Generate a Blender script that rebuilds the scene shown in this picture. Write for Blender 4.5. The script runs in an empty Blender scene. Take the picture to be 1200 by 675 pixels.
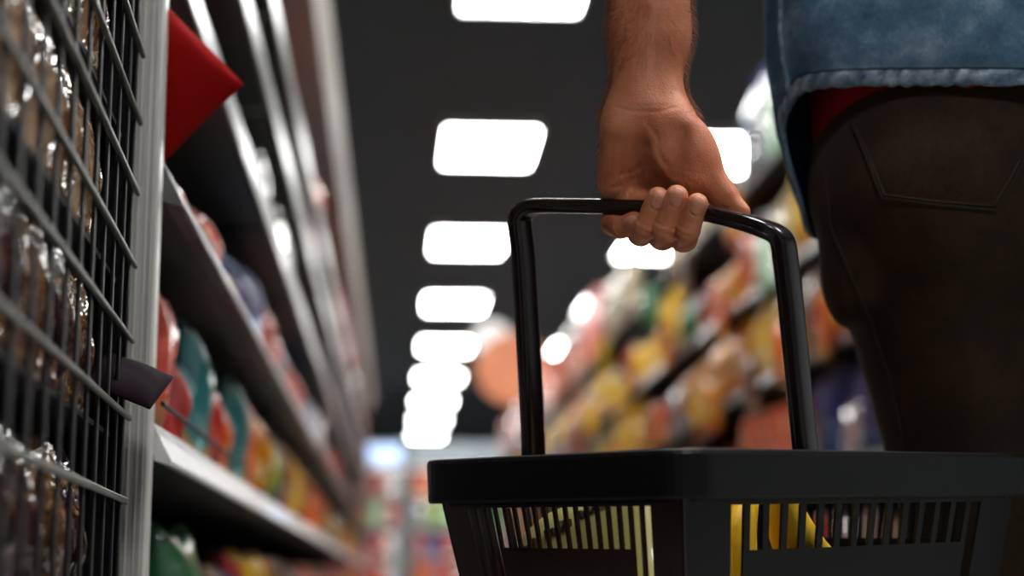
import bpy, math, random
import numpy as np
from mathutils import Vector, Matrix
sc = bpy.context.scene
COL = sc.collection
R = math.radians
# ------------------------------------------------------------------ camera
F, CX, CY = 2000.0, 600.0, 337.5
PITCH = math.atan(344.5 / F); YAW = math.atan(138 / F * math.cos(PITCH))
CAM = Vector((0, 0, 0.5))
FW = Vector((math.sin(YAW) * math.cos(PITCH), math.cos(YAW) * math.cos(PITCH), math.sin(PITCH)))
RT = Vector((math.cos(YAW), -math.sin(YAW), 0))
UP = RT.cross(FW)
cam = bpy.data.cameras.new('camera'); camo = bpy.data.objects.new('camera', cam); COL.objects.link(camo)
camo.matrix_world = Matrix((( RT.x, UP.x, -FW.x, CAM.x), (RT.y, UP.y, -FW.y, CAM.y), (RT.z, UP.z, -FW.z, CAM.z), (0, 0, 0, 1)))
cam.sensor_width = 36; cam.lens = 60
cam.clip_start = 0.05; cam.clip_end = 100
cam.dof.use_dof = True; cam.dof.focus_distance = 1.28; cam.dof.aperture_fstop = 3.1
sc.camera = camo
# ------------------------------------------------------------------ world, exposure, lamps
w = bpy.data.worlds.new('world'); sc.world = w; w.use_nodes = True
w.node_tree.nodes['Background'].inputs[0].default_value = (0.9, 0.95, 1, 1)
w.node_tree.nodes['Background'].inputs[1].default_value = 0.05
sc.view_settings.view_transform = 'Standard'
sc.view_settings.look = 'None'
sc.view_settings.gamma = 1
sc.view_settings.use_curve_mapping = False
sc.view_settings.exposure = 0.0
LAMP_E = 36.0        # radiance of the ceiling panels
CEIL = 3.2
ROOM = (-4.2, 6.2, -6.5, 36.0)

def P(px, py, Z):
    """world point seen at that place of the photograph at depth Z along the view axis"""
    return CAM + FW * Z + RT * ((px - CX) / F * Z) + UP * ((CY - py) / F * Z)
def ray(px, py): return (FW + RT * ((px - CX) / F) + UP * ((CY - py) / F)).normalized()
def x_at(px, y, z):
    k = (px - CX) / F
    # (x,y,z-.5).(RT - k FW) = 0
    n = RT - FW * k
    return -(n.y * y + n.z * (z - CAM.z)) / n.x
def z_at(py, x, y):
    k = (CY - py) / F
    n = UP - FW * k
    return CAM.z - (n.x * x + n.y * y) / n.z

rnd = random.Random(7)
# ------------------------------------------------------------------ materials
def new_mat(name):
    m = bpy.data.materials.new(name); m.use_nodes = True
    nt = m.node_tree; b = nt.nodes['Principled BSDF']
    return m, nt, b
def setin(b, **k):
    for a, v in k.items():
        a = a.replace('_', ' ')
        if a in b.inputs: b.inputs[a].default_value = v
def srgb(r, g, b):
    f = lambda c: (c / 255 / 12.92) if c / 255 <= .04045 else ((c / 255 + .055) / 1.055) ** 2.4
    return (f(r), f(g), f(b), 1)
def noise_mat(name, c1, c2, scale=20, rough=.5, metal=0, bump=0, bscale=None, spec=.5, stretch=None, coat=0, detail=4, bdist=.002):
    m, nt, b = new_mat(name); N = nt.nodes; L = nt.links
    tc = N.new('ShaderNodeTexCoord'); mp = N.new('ShaderNodeMapping'); L.new(tc.outputs['Object'], mp.inputs[0])
    if stretch: mp.inputs['Scale'].default_value = stretch
    n = N.new('ShaderNodeTexNoise'); n.inputs['Scale'].default_value = scale; n.inputs['Detail'].default_value = detail
    L.new(mp.outputs[0], n.inputs[0])
    cr = N.new('ShaderNodeValToRGB'); cr.color_ramp.elements[0].color = c1; cr.color_ramp.elements[1].color = c2
    cr.color_ramp.elements[0].position = .3; cr.color_ramp.elements[1].position = .7
    L.new(n.outputs['Fac'], cr.inputs[0]); L.new(cr.outputs[0], b.inputs['Base Color'])
    setin(b, Roughness=rough, Metallic=metal, Specular_IOR_Level=spec, Coat_Weight=coat)
    if bump:
        n2 = N.new('ShaderNodeTexNoise'); n2.inputs['Scale'].default_value = bscale or scale; n2.inputs['Detail'].default_value = 3
        L.new(mp.outputs[0], n2.inputs[0])
        bp = N.new('ShaderNodeBump'); bp.inputs['Strength'].default_value = bump; bp.inputs['Distance'].default_value = bdist
        L.new(n2.outputs['Fac'], bp.inputs['Height']); L.new(bp.outputs[0], b.inputs['Normal'])
    return m
def emit_mat(name, c, e):
    m, nt, b = new_mat(name)
    setin(b, Base_Color=c, Emission_Color=c, Emission_Strength=e, Roughness=.4)
    return m
M = {}
M['ceiling'] = noise_mat('ceiling_paint', srgb(50, 57, 62), srgb(56, 63, 68), 3, .9)
M['floor'] = noise_mat('floor_tile', srgb(120, 118, 115), srgb(140, 138, 134), 2, .25)
M['wall'] = noise_mat('wall_paint', srgb(186, 192, 196), srgb(196, 202, 206), 2, .8)
M['lamp_frame'] = noise_mat('lamp_frame', srgb(190, 190, 190), srgb(200, 200, 200), 5, .5)
M['lamp'] = emit_mat('lamp_diffuser', (.99, 1.0, .985, 1), LAMP_E)
M['lamp_back'] = emit_mat('lamp_diffuser_bright', (.99, 1.0, .985, 1), LAMP_E)
M['steel_dark'] = noise_mat('dark_steel', srgb(20, 18, 18), srgb(30, 27, 27), 9, .55)
M['aluminium'] = noise_mat('brushed_aluminium', srgb(176, 173, 168), srgb(226, 222, 216), 60, .42, .2, stretch=(6, 6, .05), bump=.15, bscale=90)
M['rail_grey'] = noise_mat('price_rail_grey', srgb(78, 76, 76), srgb(120, 118, 118), 14, .34, .1, stretch=(1, 1.2, 1))
M['rail_white'] = noise_mat('price_rail_paper', srgb(232, 228, 226), srgb(200, 196, 198), 16, .35, stretch=(1, 1.5, .4), coat=.5)
M['header'] = noise_mat('header_board', srgb(128, 119, 114), srgb(140, 131, 126), 3, .55)
M['rod'] = noise_mat('rack_rod_grey', srgb(66, 69, 64), srgb(88, 90, 84), 20, .5, .1)
M['slat'] = noise_mat('rack_slat_black', srgb(12, 11, 15), srgb(18, 16, 21), 20, .6, spec=.25)
M['plastic'] = noise_mat('basket_plastic', srgb(9, 8, 10), srgb(12, 11, 13), 8, .42, bump=.04, bscale=40, spec=.3)
M['plastic_backlit'] = noise_mat('basket_plastic_backlit', srgb(34, 12, 11), srgb(44, 15, 13), 8, .3, spec=.5)  # same plastic, with the red of light shining through put into its colour
M['handle'] = noise_mat('handle_plastic', srgb(22, 13, 15), srgb(28, 16, 18), 14, .2, bump=.03, bscale=60, spec=.6)

def pack_mat(i, c1, c2, c3, seed, rough=.3, bump=.9):
    """wrapper: main colour, second colour band, pale label blotches"""
    m, nt, b = new_mat('wrapper_%d' % i); N = nt.nodes; L = nt.links
    tc = N.new('ShaderNodeTexCoord'); sp = N.new('ShaderNodeSeparateXYZ'); L.new(tc.outputs['Generated'], sp.inputs[0])
    n = N.new('ShaderNodeTexNoise'); n.inputs['Scale'].default_value = 2.3; n.inputs['Detail'].default_value = 1
    mp = N.new('ShaderNodeMapping'); mp.inputs['Location'].default_value = (seed * 1.7, seed * .9, seed); L.new(tc.outputs['Generated'], mp.inputs[0]); L.new(mp.outputs[0], n.inputs[0])
    ad = N.new('ShaderNodeMath'); ad.operation = 'MULTIPLY_ADD'; L.new(n.outputs['Fac'], ad.inputs[0]); ad.inputs[1].default_value = .7; L.new(sp.outputs['Z'], ad.inputs[2])
    r1 = N.new('ShaderNodeValToRGB'); r1.color_ramp.interpolation = 'CONSTANT'
    e = r1.color_ramp.elements; e[0].color = c2; e[0].position = 0; e[1].color = c1; e[1].position = .52
    mr = N.new('ShaderNodeMath'); mr.operation = 'MULTIPLY'; L.new(ad.outputs[0], mr.inputs[0]); mr.inputs[1].default_value = .9
    L.new(mr.outputs[0], r1.inputs[0])
    n2 = N.new('ShaderNodeTexNoise'); n2.inputs['Scale'].default_value = 3.4; n2.inputs['Detail'].default_value = 0; L.new(mp.outputs[0], n2.inputs[0])
    r2 = N.new('ShaderNodeValToRGB'); r2.color_ramp.interpolation = 'CONSTANT'
    r2.color_ramp.elements[0].color = (0, 0, 0, 1); r2.color_ramp.elements[1].color = (1, 1, 1, 1); r2.color_ramp.elements[1].position = .70
    L.new(n2.outputs['Fac'], r2.inputs[0])
    mx = N.new('ShaderNodeMix'); mx.data_type = 'RGBA'; L.new(r2.outputs[0], mx.inputs[0]); L.new(r1.outputs[0], mx.inputs[6]); mx.inputs[7].default_value = c3
    L.new(mx.outputs[2], b.inputs['Base Color'])
    setin(b, Roughness=.5, Specular_IOR_Level=.3, Metallic=.0, Coat_Weight=.4, Coat_Roughness=.05, Coat_IOR=2.0)
    n3 = N.new('ShaderNodeTexNoise'); n3.inputs['Scale'].default_value = 13; n3.inputs['Detail'].default_value = 1; L.new(tc.outputs['Object'], n3.inputs[0])
    bp = N.new('ShaderNodeBump'); bp.inputs['Strength'].default_value = bump; bp.inputs['Distance'].default_value = .016
    L.new(n3.outputs['Fac'], bp.inputs['Height']); L.new(bp.outputs[0], b.inputs['Normal']); L.new(bp.outputs[0], b.inputs['Coat Normal'])
    return m
PAL = {   # colour word: (main, band, label)
 'red': ((160, 12, 10), (150, 24, 14), (226, 180, 168)),
 'coral': ((196, 58, 44), (214, 130, 74), (240, 196, 180)),
 'orange': ((216, 84, 10), (226, 140, 30), (240, 206, 160)),
 'golden': ((220, 142, 14), (196, 84, 12), (236, 214, 160)),
 'yellow': ((230, 182, 14), (214, 136, 10), (240, 226, 170)),
 'teal': ((6, 92, 94), (150, 112, 56), (120, 180, 182)),
 'green': ((8, 94, 48), (12, 66, 36), (110, 180, 124)),
 'lime': ((134, 152, 40), (84, 112, 26), (220, 220, 170)),
 'blue': ((24, 42, 100), (40, 84, 146), (170, 190, 222)),
 'purple': ((48, 28, 62), (86, 50, 96), (190, 158, 198)),
 'pink': ((186, 92, 84), (200, 140, 128), (236, 204, 196)),
 'cream': ((196, 178, 140), (160, 130, 86), (236, 226, 208)),
 'white': ((216, 214, 212), (176, 186, 190), (150, 164, 184)),
 'brown': ((78, 42, 24), (116, 70, 38), (180, 146, 116)),
 'mint': ((176, 206, 180), (96, 156, 108), (222, 228, 222)),
 'black': ((18, 16, 20), (44, 28, 28), (160, 150, 140)),
}
PM = {k: pack_mat(i, srgb(*a), srgb(*b_), srgb(*c), i) for i, (k, (a, b_, c)) in enumerate(PAL.items())}
for k, mt_, ro in (('white', .75, .16), ('golden', .3, .25), ('cream', .4, .22), ('pink', .3, .25)):     # foil wrappers
    setin(PM[k].node_tree.nodes['Principled BSDF'], Metallic=mt_, Roughness=ro)

# ------------------------------------------------------------------ mesh helpers
class MB:
    def __init__(s): s.v = []; s.f = []
    def add(s, vs, fs):
        o = len(s.v); s.v += [tuple(v) for v in vs]; s.f += [tuple(i + o for i in f) for f in fs]; return s
    def box(s, x0, x1, y0, y1, z0, z1, b=0, mtx=None):
        if b <= 0:
            vs = [Vector((x, y, z)) for x in (x0, x1) for y in (y0, y1) for z in (z0, z1)]
            fs = [(0, 1, 3, 2), (4, 6, 7, 5), (0, 4, 5, 1), (2, 3, 7, 6), (0, 2, 6, 4), (1, 5, 7, 3)]
        else:
            cx, cy, cz = (x0 + x1) / 2, (y0 + y1) / 2, (z0 + z1) / 2
            h = Vector(((x1 - x0) / 2, (y1 - y0) / 2, (z1 - z0) / 2)); b = min(b, min(h) * .95)
            vs = []; idx = {}
            for sx in (-1, 1):
                for sy in (-1, 1):
                    for sz in (-1, 1):
                        for a in range(3):
                            d = [h.x - b, h.y - b, h.z - b]; d[a] += b
                            idx[(sx, sy, sz, a)] = len(vs)
                            vs.append(Vector((cx + sx * d[0], cy + sy * d[1], cz + sz * d[2])))
            fs = []
            g = lambda c, a: idx[(c[0], c[1], c[2], a)]
            for a in range(3):
                u, w_ = [(1, 2), (0, 2), (0, 1)][a]
                for sgn in (-1, 1):
                    q = []
                    for (p, r) in ((-1, -1), (1, -1), (1, 1), (-1, 1)):
                        c = [0, 0, 0]; c[a] = sgn; c[u] = p; c[w_] = r; q.append(g(c, a))
                    fs.append(q)
            for a in range(3):      # edges along axis a
                u, w_ = [(1, 2), (0, 2), (0, 1)][a]
                for p in (-1, 1):
                    for r in (-1, 1):
                        c0 = [0, 0, 0]; c0[a] = -1; c0[u] = p; c0[w_] = r; c1 = list(c0); c1[a] = 1
                        fs.append([g(c0, u), g(c1, u), g(c1, w_), g(c0, w_)])
            for sx in (-1, 1):
                for sy in (-1, 1):
                    for sz in (-1, 1): fs.append([g((sx, sy, sz), 0), g((sx, sy, sz), 1), g((sx, sy, sz), 2)])
        if mtx is not None: vs = [mtx @ v for v in vs]
        return s.add(vs, fs)
    def tube(s, pts, rad, n=10, cap=True, sec=None, upv=None, closed=False):
        """sweep; rad number or list; sec: list of (a,b) section coordinates in side/up frame"""
        pts = [Vector(p) for p in pts]; m = len(pts)
        rads = rad if isinstance(rad, (list, tuple)) else [rad] * m
        sec = sec or [(math.cos(2 * math.pi * k / n), math.sin(2 * math.pi * k / n)) for k in range(n)]
        n = len(sec); vs = []
        prev = None
        for i in range(m):
            if closed: t = (pts[(i + 1) % m] - pts[i - 1]).normalized()
            else: t = (pts[min(i + 1, m - 1)] - pts[max(i - 1, 0)]).normalized()
            if upv is not None: a = t.cross(Vector(upv)).normalized()
            elif prev is None:
                a = t.orthogonal().normalized()
            else: a = (prev - t * prev.dot(t)).normalized()
            prev = a; b = a.cross(t)
            vs += [pts[i] + (a * p + b * q) * rads[i] for p, q in sec]
        fs = []
        for i in range(m if closed else m - 1):
            j = (i + 1) % m
            for k in range(n):
                fs.append((i * n + k, i * n + (k + 1) % n, j * n + (k + 1) % n, j * n + k))
        if cap and not closed: fs += [tuple(range(n))[::-1], tuple((m - 1) * n + k for k in range(n))]
        return s.add(vs, fs)
    def lathe(s, prof, n=16, c=(0, 0, 0)):
        vs = [Vector((c[0] + r * math.cos(2 * math.pi * k / n), c[1] + r * math.sin(2 * math.pi * k / n), c[2] + z)) for r, z in prof for k in range(n)]
        fs = [(i * n + k, i * n + (k + 1) % n, (i + 1) * n + (k + 1) % n, (i + 1) * n + k) for i in range(len(prof) - 1) for k in range(n)]
        fs += [tuple(range(n))[::-1], tuple((len(prof) - 1) * n + k for k in range(n))]
        return s.add(vs, fs)
    def mesh(s, name, m=None, smooth=False):
        me = bpy.data.meshes.new(name); me.from_pydata(s.v, [], s.f); me.update()
        if m is not None: me.materials.append(m)
        import bmesh
        bm = bmesh.new(); bm.from_mesh(me); bmesh.ops.recalc_face_normals(bm, faces=bm.faces); bm.to_mesh(me); bm.free()
        if smooth: me.polygons.foreach_set('use_smooth', [True] * len(me.polygons))
        return me
    def build(s, name, m=None, parent=None, smooth=False, loc=None):
        return link(name, s.mesh(name, m, smooth), parent, loc)
def link(name, me, parent=None, loc=None):
    o = bpy.data.objects.new(name, me); COL.objects.link(o)
    if parent is not None: o.parent = parent
    if loc is not None: o.location = loc
    return o
def tag(o, label=None, cat=None, group=None, kind=None):
    if label: o['label'] = label
    if cat: o['category'] = cat
    if group: o['group'] = group
    if kind: o['kind'] = kind
    return o
def empty(name, loc=(0, 0, 0), rz=0):
    o = bpy.data.objects.new(name, None); COL.objects.link(o); o.location = loc; o.rotation_euler = (0, 0, rz); o.empty_display_size = .05
    return o
ORD = ['', 'first', 'second', 'third', 'fourth', 'fifth', 'sixth', 'seventh', 'eighth', 'ninth', 'tenth', 'eleventh', 'twelfth', 'thirteenth', 'fourteenth',
       'fifteenth', 'sixteenth', 'seventeenth', 'eighteenth', 'nineteenth', 'twentieth'] + ['twenty-' + x for x in
       ['first', 'second', 'third', 'fourth', 'fifth', 'sixth', 'seventh', 'eighth', 'ninth']] + ['thirtieth'] + ['thirty-' + x for x in
       ['first', 'second', 'third', 'fourth', 'fifth', 'sixth', 'seventh', 'eighth', 'ninth']]

# ------------------------------------------------------------------ the room
X0, X1, Y0, Y1 = ROOM
def struct(name, m, *b):
    o = MB().box(*b).build(name, m); o['kind'] = 'structure'; return o
struct('floor', M['floor'], X0, X1, Y0, Y1, -.1, 0)
struct('ceiling', M['ceiling'], X0, X1, Y0, Y1, CEIL + .02, CEIL + .12)
struct('wall_left', M['wall'], X0 - .1, X0, Y0, Y1, 0, CEIL + .02)
struct('wall_right', M['wall'], X1, X1 + .1, Y0, Y1, 0, CEIL + .02)
struct('wall_back', M['wall'], X0, X1, Y1, Y1 + .1, 0, CEIL + .02)
struct('wall_front', M['wall'], X0, X1, Y0 - .1, Y0, 0, CEIL + .02)

# ceiling lights: rows over the aisles
def lamp(x, y, label, group, mat='lamp'):
    t = empty('ceiling_light', (x, y, CEIL)); tag(t, label, 'ceiling light', group)
    f = MB(); W, D = .275, .455
    f.box(-W - .02, W + .02, -D - .02, -D, -.03, .02); f.box(-W - .02, W + .02, D, D + .02, -.03, .02)
    f.box(-W - .02, -W, -D, D, -.03, .02); f.box(W, W + .02, -D, D, -.03, .02)
    f.build('frame', M['lamp_frame'], t)
    MB().box(-W, W, -D, D, -.022, .018, .004).build('diffuser', M[mat], t)
    return t
ROWX = .56; LY = [7.31 + 3.05 * k for k in range(0, 9)]
for k, y in enumerate(LY):
    lamp(ROWX, y, '%s panel light from the camera in the ceiling row over the aisle' % (['nearest'] + ORD[2:])[k], 'panel lights over the aisle')
for y, w_ in ((-1.75, 'behind the camera'), (1.3, 'right above the shopper'), (4.35, 'just above the top edge of the picture')):
    lamp(ROWX, y, 'white panel light over the aisle, %s' % w_, 'panel lights over the aisle')
LY2 = [10.45 + 3.05 * k for k in range(0, 5)]
for k, y in enumerate(LY2):
    lamp(2.09, y, '%s panel light from the camera in the ceiling row above the right shelving' % (['nearest'] + ORD[2:])[k], 'panel lights above the right shelving')
for y, w_ in ((1.3, 'beside the shopper'), (4.35, 'beyond the shopper')):
    lamp(2.09, y, 'white panel light over the right shelving, %s' % w_, 'panel lights above the right shelving')
for y, w_ in ((4.35, 'near end'), (10.45, 'middle'), (16.6, 'far end')):
    lamp(-2.3, y, 'white panel light behind the %s of the left shelving' % w_, 'panel lights behind the left shelving')
    lamp(4.4, y, 'white panel light far right, behind the %s of the right shelving' % w_, 'panel lights behind the right shelving')

# ------------------------------------------------------------------ shelving
def shelving(side, y0, y1, shelves, base_x, depth, railh, railmat, label, header, top, group):
    """side -1 = left of aisle (front faces +x), +1 = right of aisle"""
    t = empty('shelving_unit', (base_x, y0, 0)); tag(t, label, 'shelving unit', group)
    L = y1 - y0; s = side
    def bx(mb, x0, x1, *r, b=0):
        a, c = s * x0, s * x1; return mb.box(min(a, c), max(a, c), *r, b=b)
    g = .002
    bx(MB(), depth - .02, depth, g, L - g, .0, top).build('back_panel', M['steel_dark'], t)
    bx(MB(), .0, depth - .021, g, L - g, 0, .12).build('kick_plate', M['steel_dark'], t)
    bx(MB(), depth - .06, depth - .021, L - .03, L - g, .12, top).build('upright', M['steel_dark'], t)
    for k, z in enumerate(shelves):
        sh = bx(MB(), .004, depth - .021, g, L - .032, z + railh[k] - .025, z + railh[k] - .005).build('shelf', M['steel_dark'], t)
        q = MB()
        h_ = railh[k]; tl = (h_ * .42 if k < 4 else 0) if side < 0 else h_ * .3       # price strips lean back at the top
        pr = [(-.006 - tl * .5, z), (-.0085 - tl * .5, z + .003), (-.006 + tl * .5, z + h_), (-.003 + tl * .5, z + h_), (-.001, z + .004)]
        q.add([(s * a, yy, zz) for yy in (g, L - g) for a, zz in pr], [(0, 1, 6, 5), (1, 2, 7, 6), (2, 3, 8, 7), (3, 4, 9, 8), (4, 0, 5, 9), (0, 1, 2, 3, 4), (9, 8, 7, 6, 5)])
        q.build('price_rail', M[railmat[k]], sh)
    if header:
        h = MB(); z = top
        vs = [(s * .0, g, z), (s * .0, L - g, z), (s * -.026, L - g, z + .10), (s * -.026, g, z + .10), (s * .012, g, z), (s * .012, L - g, z), (s * -.014, L - g, z + .10), (s * -.014, g, z + .10)]
        h.add(vs, [(0, 1, 2, 3), (7, 6, 5, 4), (0, 4, 5, 1), (3, 2, 6, 7), (0, 3, 7, 4), (1, 5, 6, 2)])
        bx(h, .0, depth, g, L - g, z - .012, z)
        h.build('header_board', M['header'], t)
    else:
        bx(MB(), .0, depth, g, L - g, top - .02, top).build('top_board', M['steel_dark'], t)
    return t
LX = -.21
LSH = [.12, .345, .60, .83, 1.045, 1.23, 1.39]
LRH = [.04, .04, .037, .045, .045, .055, .06]
LRM = ['rail_grey', 'rail_grey', 'rail_white', 'rail_grey', 'rail_grey', 'rail_grey', 'rail_grey']
ys = [1.50 + 1.25 * k for k in range(11)]
for k in range(10):
    shelving(-1, ys[k], ys[k + 1], LSH, LX, .42, LRH, LRM, '%s dark steel shelving bay with grey price rails on the left of the aisle' % (['nearest'] + ORD[2:])[k], True, 1.89, 'left shelving bays')
RX = 1.15
RSH = [.12, .45, .78, 1.10, 1.40, 1.72]
RRH = [.03] * 6
yr = [2.9 + 1.25 * k for k in range(14)]
for k in range(13):
    shelving(1, yr[k], yr[k + 1], RSH[:5], RX, .5, RRH, ['rail_grey'] * 5, '%s dark shelving bay with pale price rails on the right of the aisle' % (['nearest'] + ORD[2:])[k], False, 1.80, 'right shelving bays')

# the light metal end post
pm = MB(); 
pm.box(-.0145, .0145, 0, .028, 0, 2.1, .002)
for q in (-.009, -.003, .004, .009): pm.box(q, q + .0012, -.0012, .001, 0, 2.1)
post = pm.build('metal_post', M['aluminium'])
px_c = x_at(159, 1.44, z_at(337, -.21, 1.44)); post.location = (px_c, 1.45, 0)
tag(post, 'brushed aluminium upright post at the near end of the left shelving', 'post')

# ------------------------------------------------------------------ goods
def pouch_mesh(w_, h, d, seed, gusset=False, flat=False):
    """crisp-bag: width along y, depth along x, base at z=0"""
    rr = random.Random(seed); nu, nv = 10, 12; vs = []; fs = []
    ph = [rr.uniform(0, 6.28) for _ in range(4)]
    for sgn in (1, -1):
        for j in range(nv + 1):
            v = j / nv
            for i in range(nu + 1):
                u = i / nu
                prof = (math.sin(math.pi * min(max((u * 1.0), 0), 1)) ** .45) * (math.sin(math.pi * min(1, (v * .94 + (.06 if gusset else .0)))) ** (.5) if 0 < v < 1 else 0)
                if v < .0001 and not gusset: prof = 0
                if v > .93 or (v < .07 and not gusset): prof *= .12
                if gusset and v < .5: prof = max(prof, (math.sin(math.pi * u) ** .4) * .85)
                cr = 1 + .10 * math.sin(9 * v + ph[0] + 3 * u) + .07 * math.sin(17 * u + ph[1] + 5 * v)
                x = sgn * d / 2 * prof * cr
                pin = 1 - .07 * math.sin(math.pi * v) + .015 * math.sin(11 * v + ph[2])
                y = (u - .5) * w_ * pin
                z = v * h + .006 * math.sin(7 * u + ph[3]) * v
                if flat: y, z = (u - .5) * w_ * (1 - .02 * math.sin(math.pi * v)), v * h
                vs.append((x, y, z))
    n = (nu + 1) * (nv + 1)
    for s_ in (0, 1):
        for j in range(nv):
            for i in range(nu):
                a = s_ * n + j * (nu + 1) + i
                q = (a, a + 1, a + nu + 2, a + nu + 1); fs.append(q if s_ == 0 else q[::-1])
    def bd(s_):
        o = s_ * n; k = [o + i for i in range(nu + 1)] + [o + j * (nu + 1) + nu for j in range(1, nv + 1)] + [o + nv * (nu + 1) + i for i in range(nu - 1, -1, -1)] + [o + j * (nu + 1) for j in range(nv - 1, 0, -1)]
        return k
    b0, b1 = bd(0), bd(1)
    for i in range(len(b0)):
        j = (i + 1) % len(b0); fs.append((b0[i], b1[i], b1[j], b0[j]))
    vs = [(x + (.0006 if k < n else -.0006), y, z) for k, (x, y, z) in enumerate(vs)]
    return MB().add(vs, fs)
def carton_mesh(w_, h, d):
    m = MB(); m.box(-d / 2, d / 2, -w_ / 2, w_ / 2, 0, h, .003)
    m.box(-d / 2 - .0006, d / 2 + .0006, -w_ / 2 - .0006, w_ / 2 + .0006, h * .86, h * .865); m.box(-.001, .001, -w_ / 2, w_ / 2, h - .001, h + .0008)
    return m
def jar_meshes(h, r):
    a = MB().lathe([(r * .9, 0), (r, .006), (r, h * .72), (r * .94, h * .8), (r * .78, h * .84), (r * .78, h * .87)], 16)
    b = MB().lathe([(r * .84, h * .86), (r * .86, h * .865), (r * .86, h * .985), (r * .8, h)], 16)
    return a, b
def bottle_meshes(h, r):
    a = MB().lathe([(r * .85, 0), (r, .01), (r, h * .30), (r * .93, h * .36), (r, h * .42), (r, h * .62), (r * .7, h * .76), (r * .36, h * .86), (r * .34, h * .93)], 16)
    b = MB().lathe([(r * .4, h * .925), (r * .42, h * .93), (r * .42, h * .99), (r * .36, h)], 16)
    return a, b
PROTO = {}
def proto(kind, colr, dims, seed):
    k = (kind, colr, dims, seed)
    if k in PROTO: return PROTO[k]
    w_, h, d = dims; m = PM[colr]; capm = PM['white'] if colr != 'white' else PM['blue']
    if kind == 'snack_bag': r = [('snack_bag', pouch_mesh(w_, h, d, seed).mesh('snack_bag', m, True))]
    elif kind == 'stand_up_pouch': r = [('stand_up_pouch', pouch_mesh(w_, h, d, seed, True).mesh('stand_up_pouch', m, True))]
    elif kind == 'carton': r = [('carton', carton_mesh(w_, h, d).mesh('carton', m))]
    elif kind == 'jar':
        a, b = jar_meshes(h, w_ / 2); r = [('jar', a.mesh('jar', m, True)), ('lid', b.mesh('lid', capm))]
    elif kind == 'bottle':
        a, b = bottle_meshes(h, w_ / 2); r = [('bottle', a.mesh('bottle', m, True)), ('cap', b.mesh('cap', capm))]
    PROTO[k] = r; return r
KW = {'snack_bag': 'snack bag', 'stand_up_pouch': 'pouch', 'carton': 'carton', 'jar': 'lidded jar', 'bottle': 'capped bottle'}
def place(kind, colr, dims, seed, loc, rz=0, tilt=0, label=None, group=None):
    r = proto(kind, colr, dims, seed)
    o = link(r[0][0], r[0][1]); o.location = loc; o.rotation_euler = (0, tilt, rz)
    for nm, me in r[1:]: link(nm, me, o)
    tag(o, label, KW[kind].split()[-1], group)
    return o
CNT = {}
def goods_row(side, xf, z, y0, y1, colours, kinds, hmax, shelfname, rowname, wscale=1.0, seed=0, first=None, gap=1.0, hmin=.7):
    rr = random.Random(seed); y = y0; i = 0; run = 0; colr = kind = None
    while y < y1:
        if first and i < len(first): kind, colr, w_, h = first[i]; run = 0; var = i % 3; d = .06; setd = True
        else:
            if run <= 0:
                colr = rr.choice(colours); kind = rr.choice(kinds); run = rr.choice([1, 1, 2, 2, 3]); var = rr.randrange(3)
                hq = rr.choice([hmin, (1 + hmin) / 2, 1.0])
            run -= 1
            base = {'snack_bag': .17, 'stand_up_pouch': .14, 'carton': .15, 'jar': .10, 'bottle': .09}[kind] * wscale
            w_ = round(base * [1, .85, 1.15][var], 3); h = round(hmax * hq, 3)
            if kind == 'jar': h = round(min(h, w_ * 1.6), 3)
            d = .07
        d = .07 * (1 if wscale < 1.2 else 1.4)
        if kind in ('jar', 'bottle'): d = w_
        yc = y + w_ / 2
        if yc + w_ / 2 > y1: break
        key = (colr, kind, shelfname); CNT[key] = CNT.get(key, 0) + 1; n = CNT[key]
        lab = '%s %s %s from the near end, %s' % (ORD[n] if n < len(ORD) else 'far', colr, KW[kind], shelfname)
        if n == 1: lab = 'nearest %s %s, %s' % (colr, KW[kind], shelfname)
        xx = xf + side * (d / 2 + rr.uniform(.004, .02))
        place(kind, colr, (w_, h, round(d, 3)), var, (xx, yc, z), rr.uniform(-.08, .08) if kind != 'carton' else rr.uniform(-.02, .02), 0, lab, rowname)
        y += w_ * (1.04 + rr.random() * .05) * gap + .004; i += 1
LF = LX - .006
bag, pou, car, jar_, bot = 'snack_bag', 'stand_up_pouch', 'carton', 'jar', 'bottle'
def lz(k): return LSH[k] + LRH[k] - .004
goods_row(-1, LF, lz(2), 1.60, 13.8, ['red', 'orange', 'coral', 'golden', 'cream', 'golden', 'yellow'], [bag, pou], .155, 'white-railed left shelf', 'goods on the white-railed left shelf', 1.0, 3,
    first=[(bag, 'coral', .22, .165), (pou, 'red', .13, .12), (pou, 'teal', .17, .165), (bag, 'red', .17, .12), (pou, 'orange', .16, .13), (pou, 'teal', .19, .17), (bag, 'orange', .22, .16), (bag, 'golden', .22, .15), (bag, 'lime', .25, .14), (bag, 'purple', .26, .16), (bag, 'golden', .3, .17), (bag, 'yellow', .3, .17), (bag, 'golden', .3, .17)])
goods_row(-1, LF, lz(1), 1.72, 13.8, ['golden', 'orange', 'brown', 'yellow', 'coral', 'red'], [bag, pou], .17, 'left shelf below the white rail', 'goods on the lowest visible left shelf', 1.1, 4,
    first=[(pou, 'brown', .15, .11), (bag, 'green', .20, .18), (pou, 'coral', .12, .14), (bag, 'brown', .26, .14), (bag, 'blue', .14, .13), (bag, 'red', .22, .16), (bag, 'yellow', .32, .17), (bag, 'golden', .3, .17)])
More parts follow.
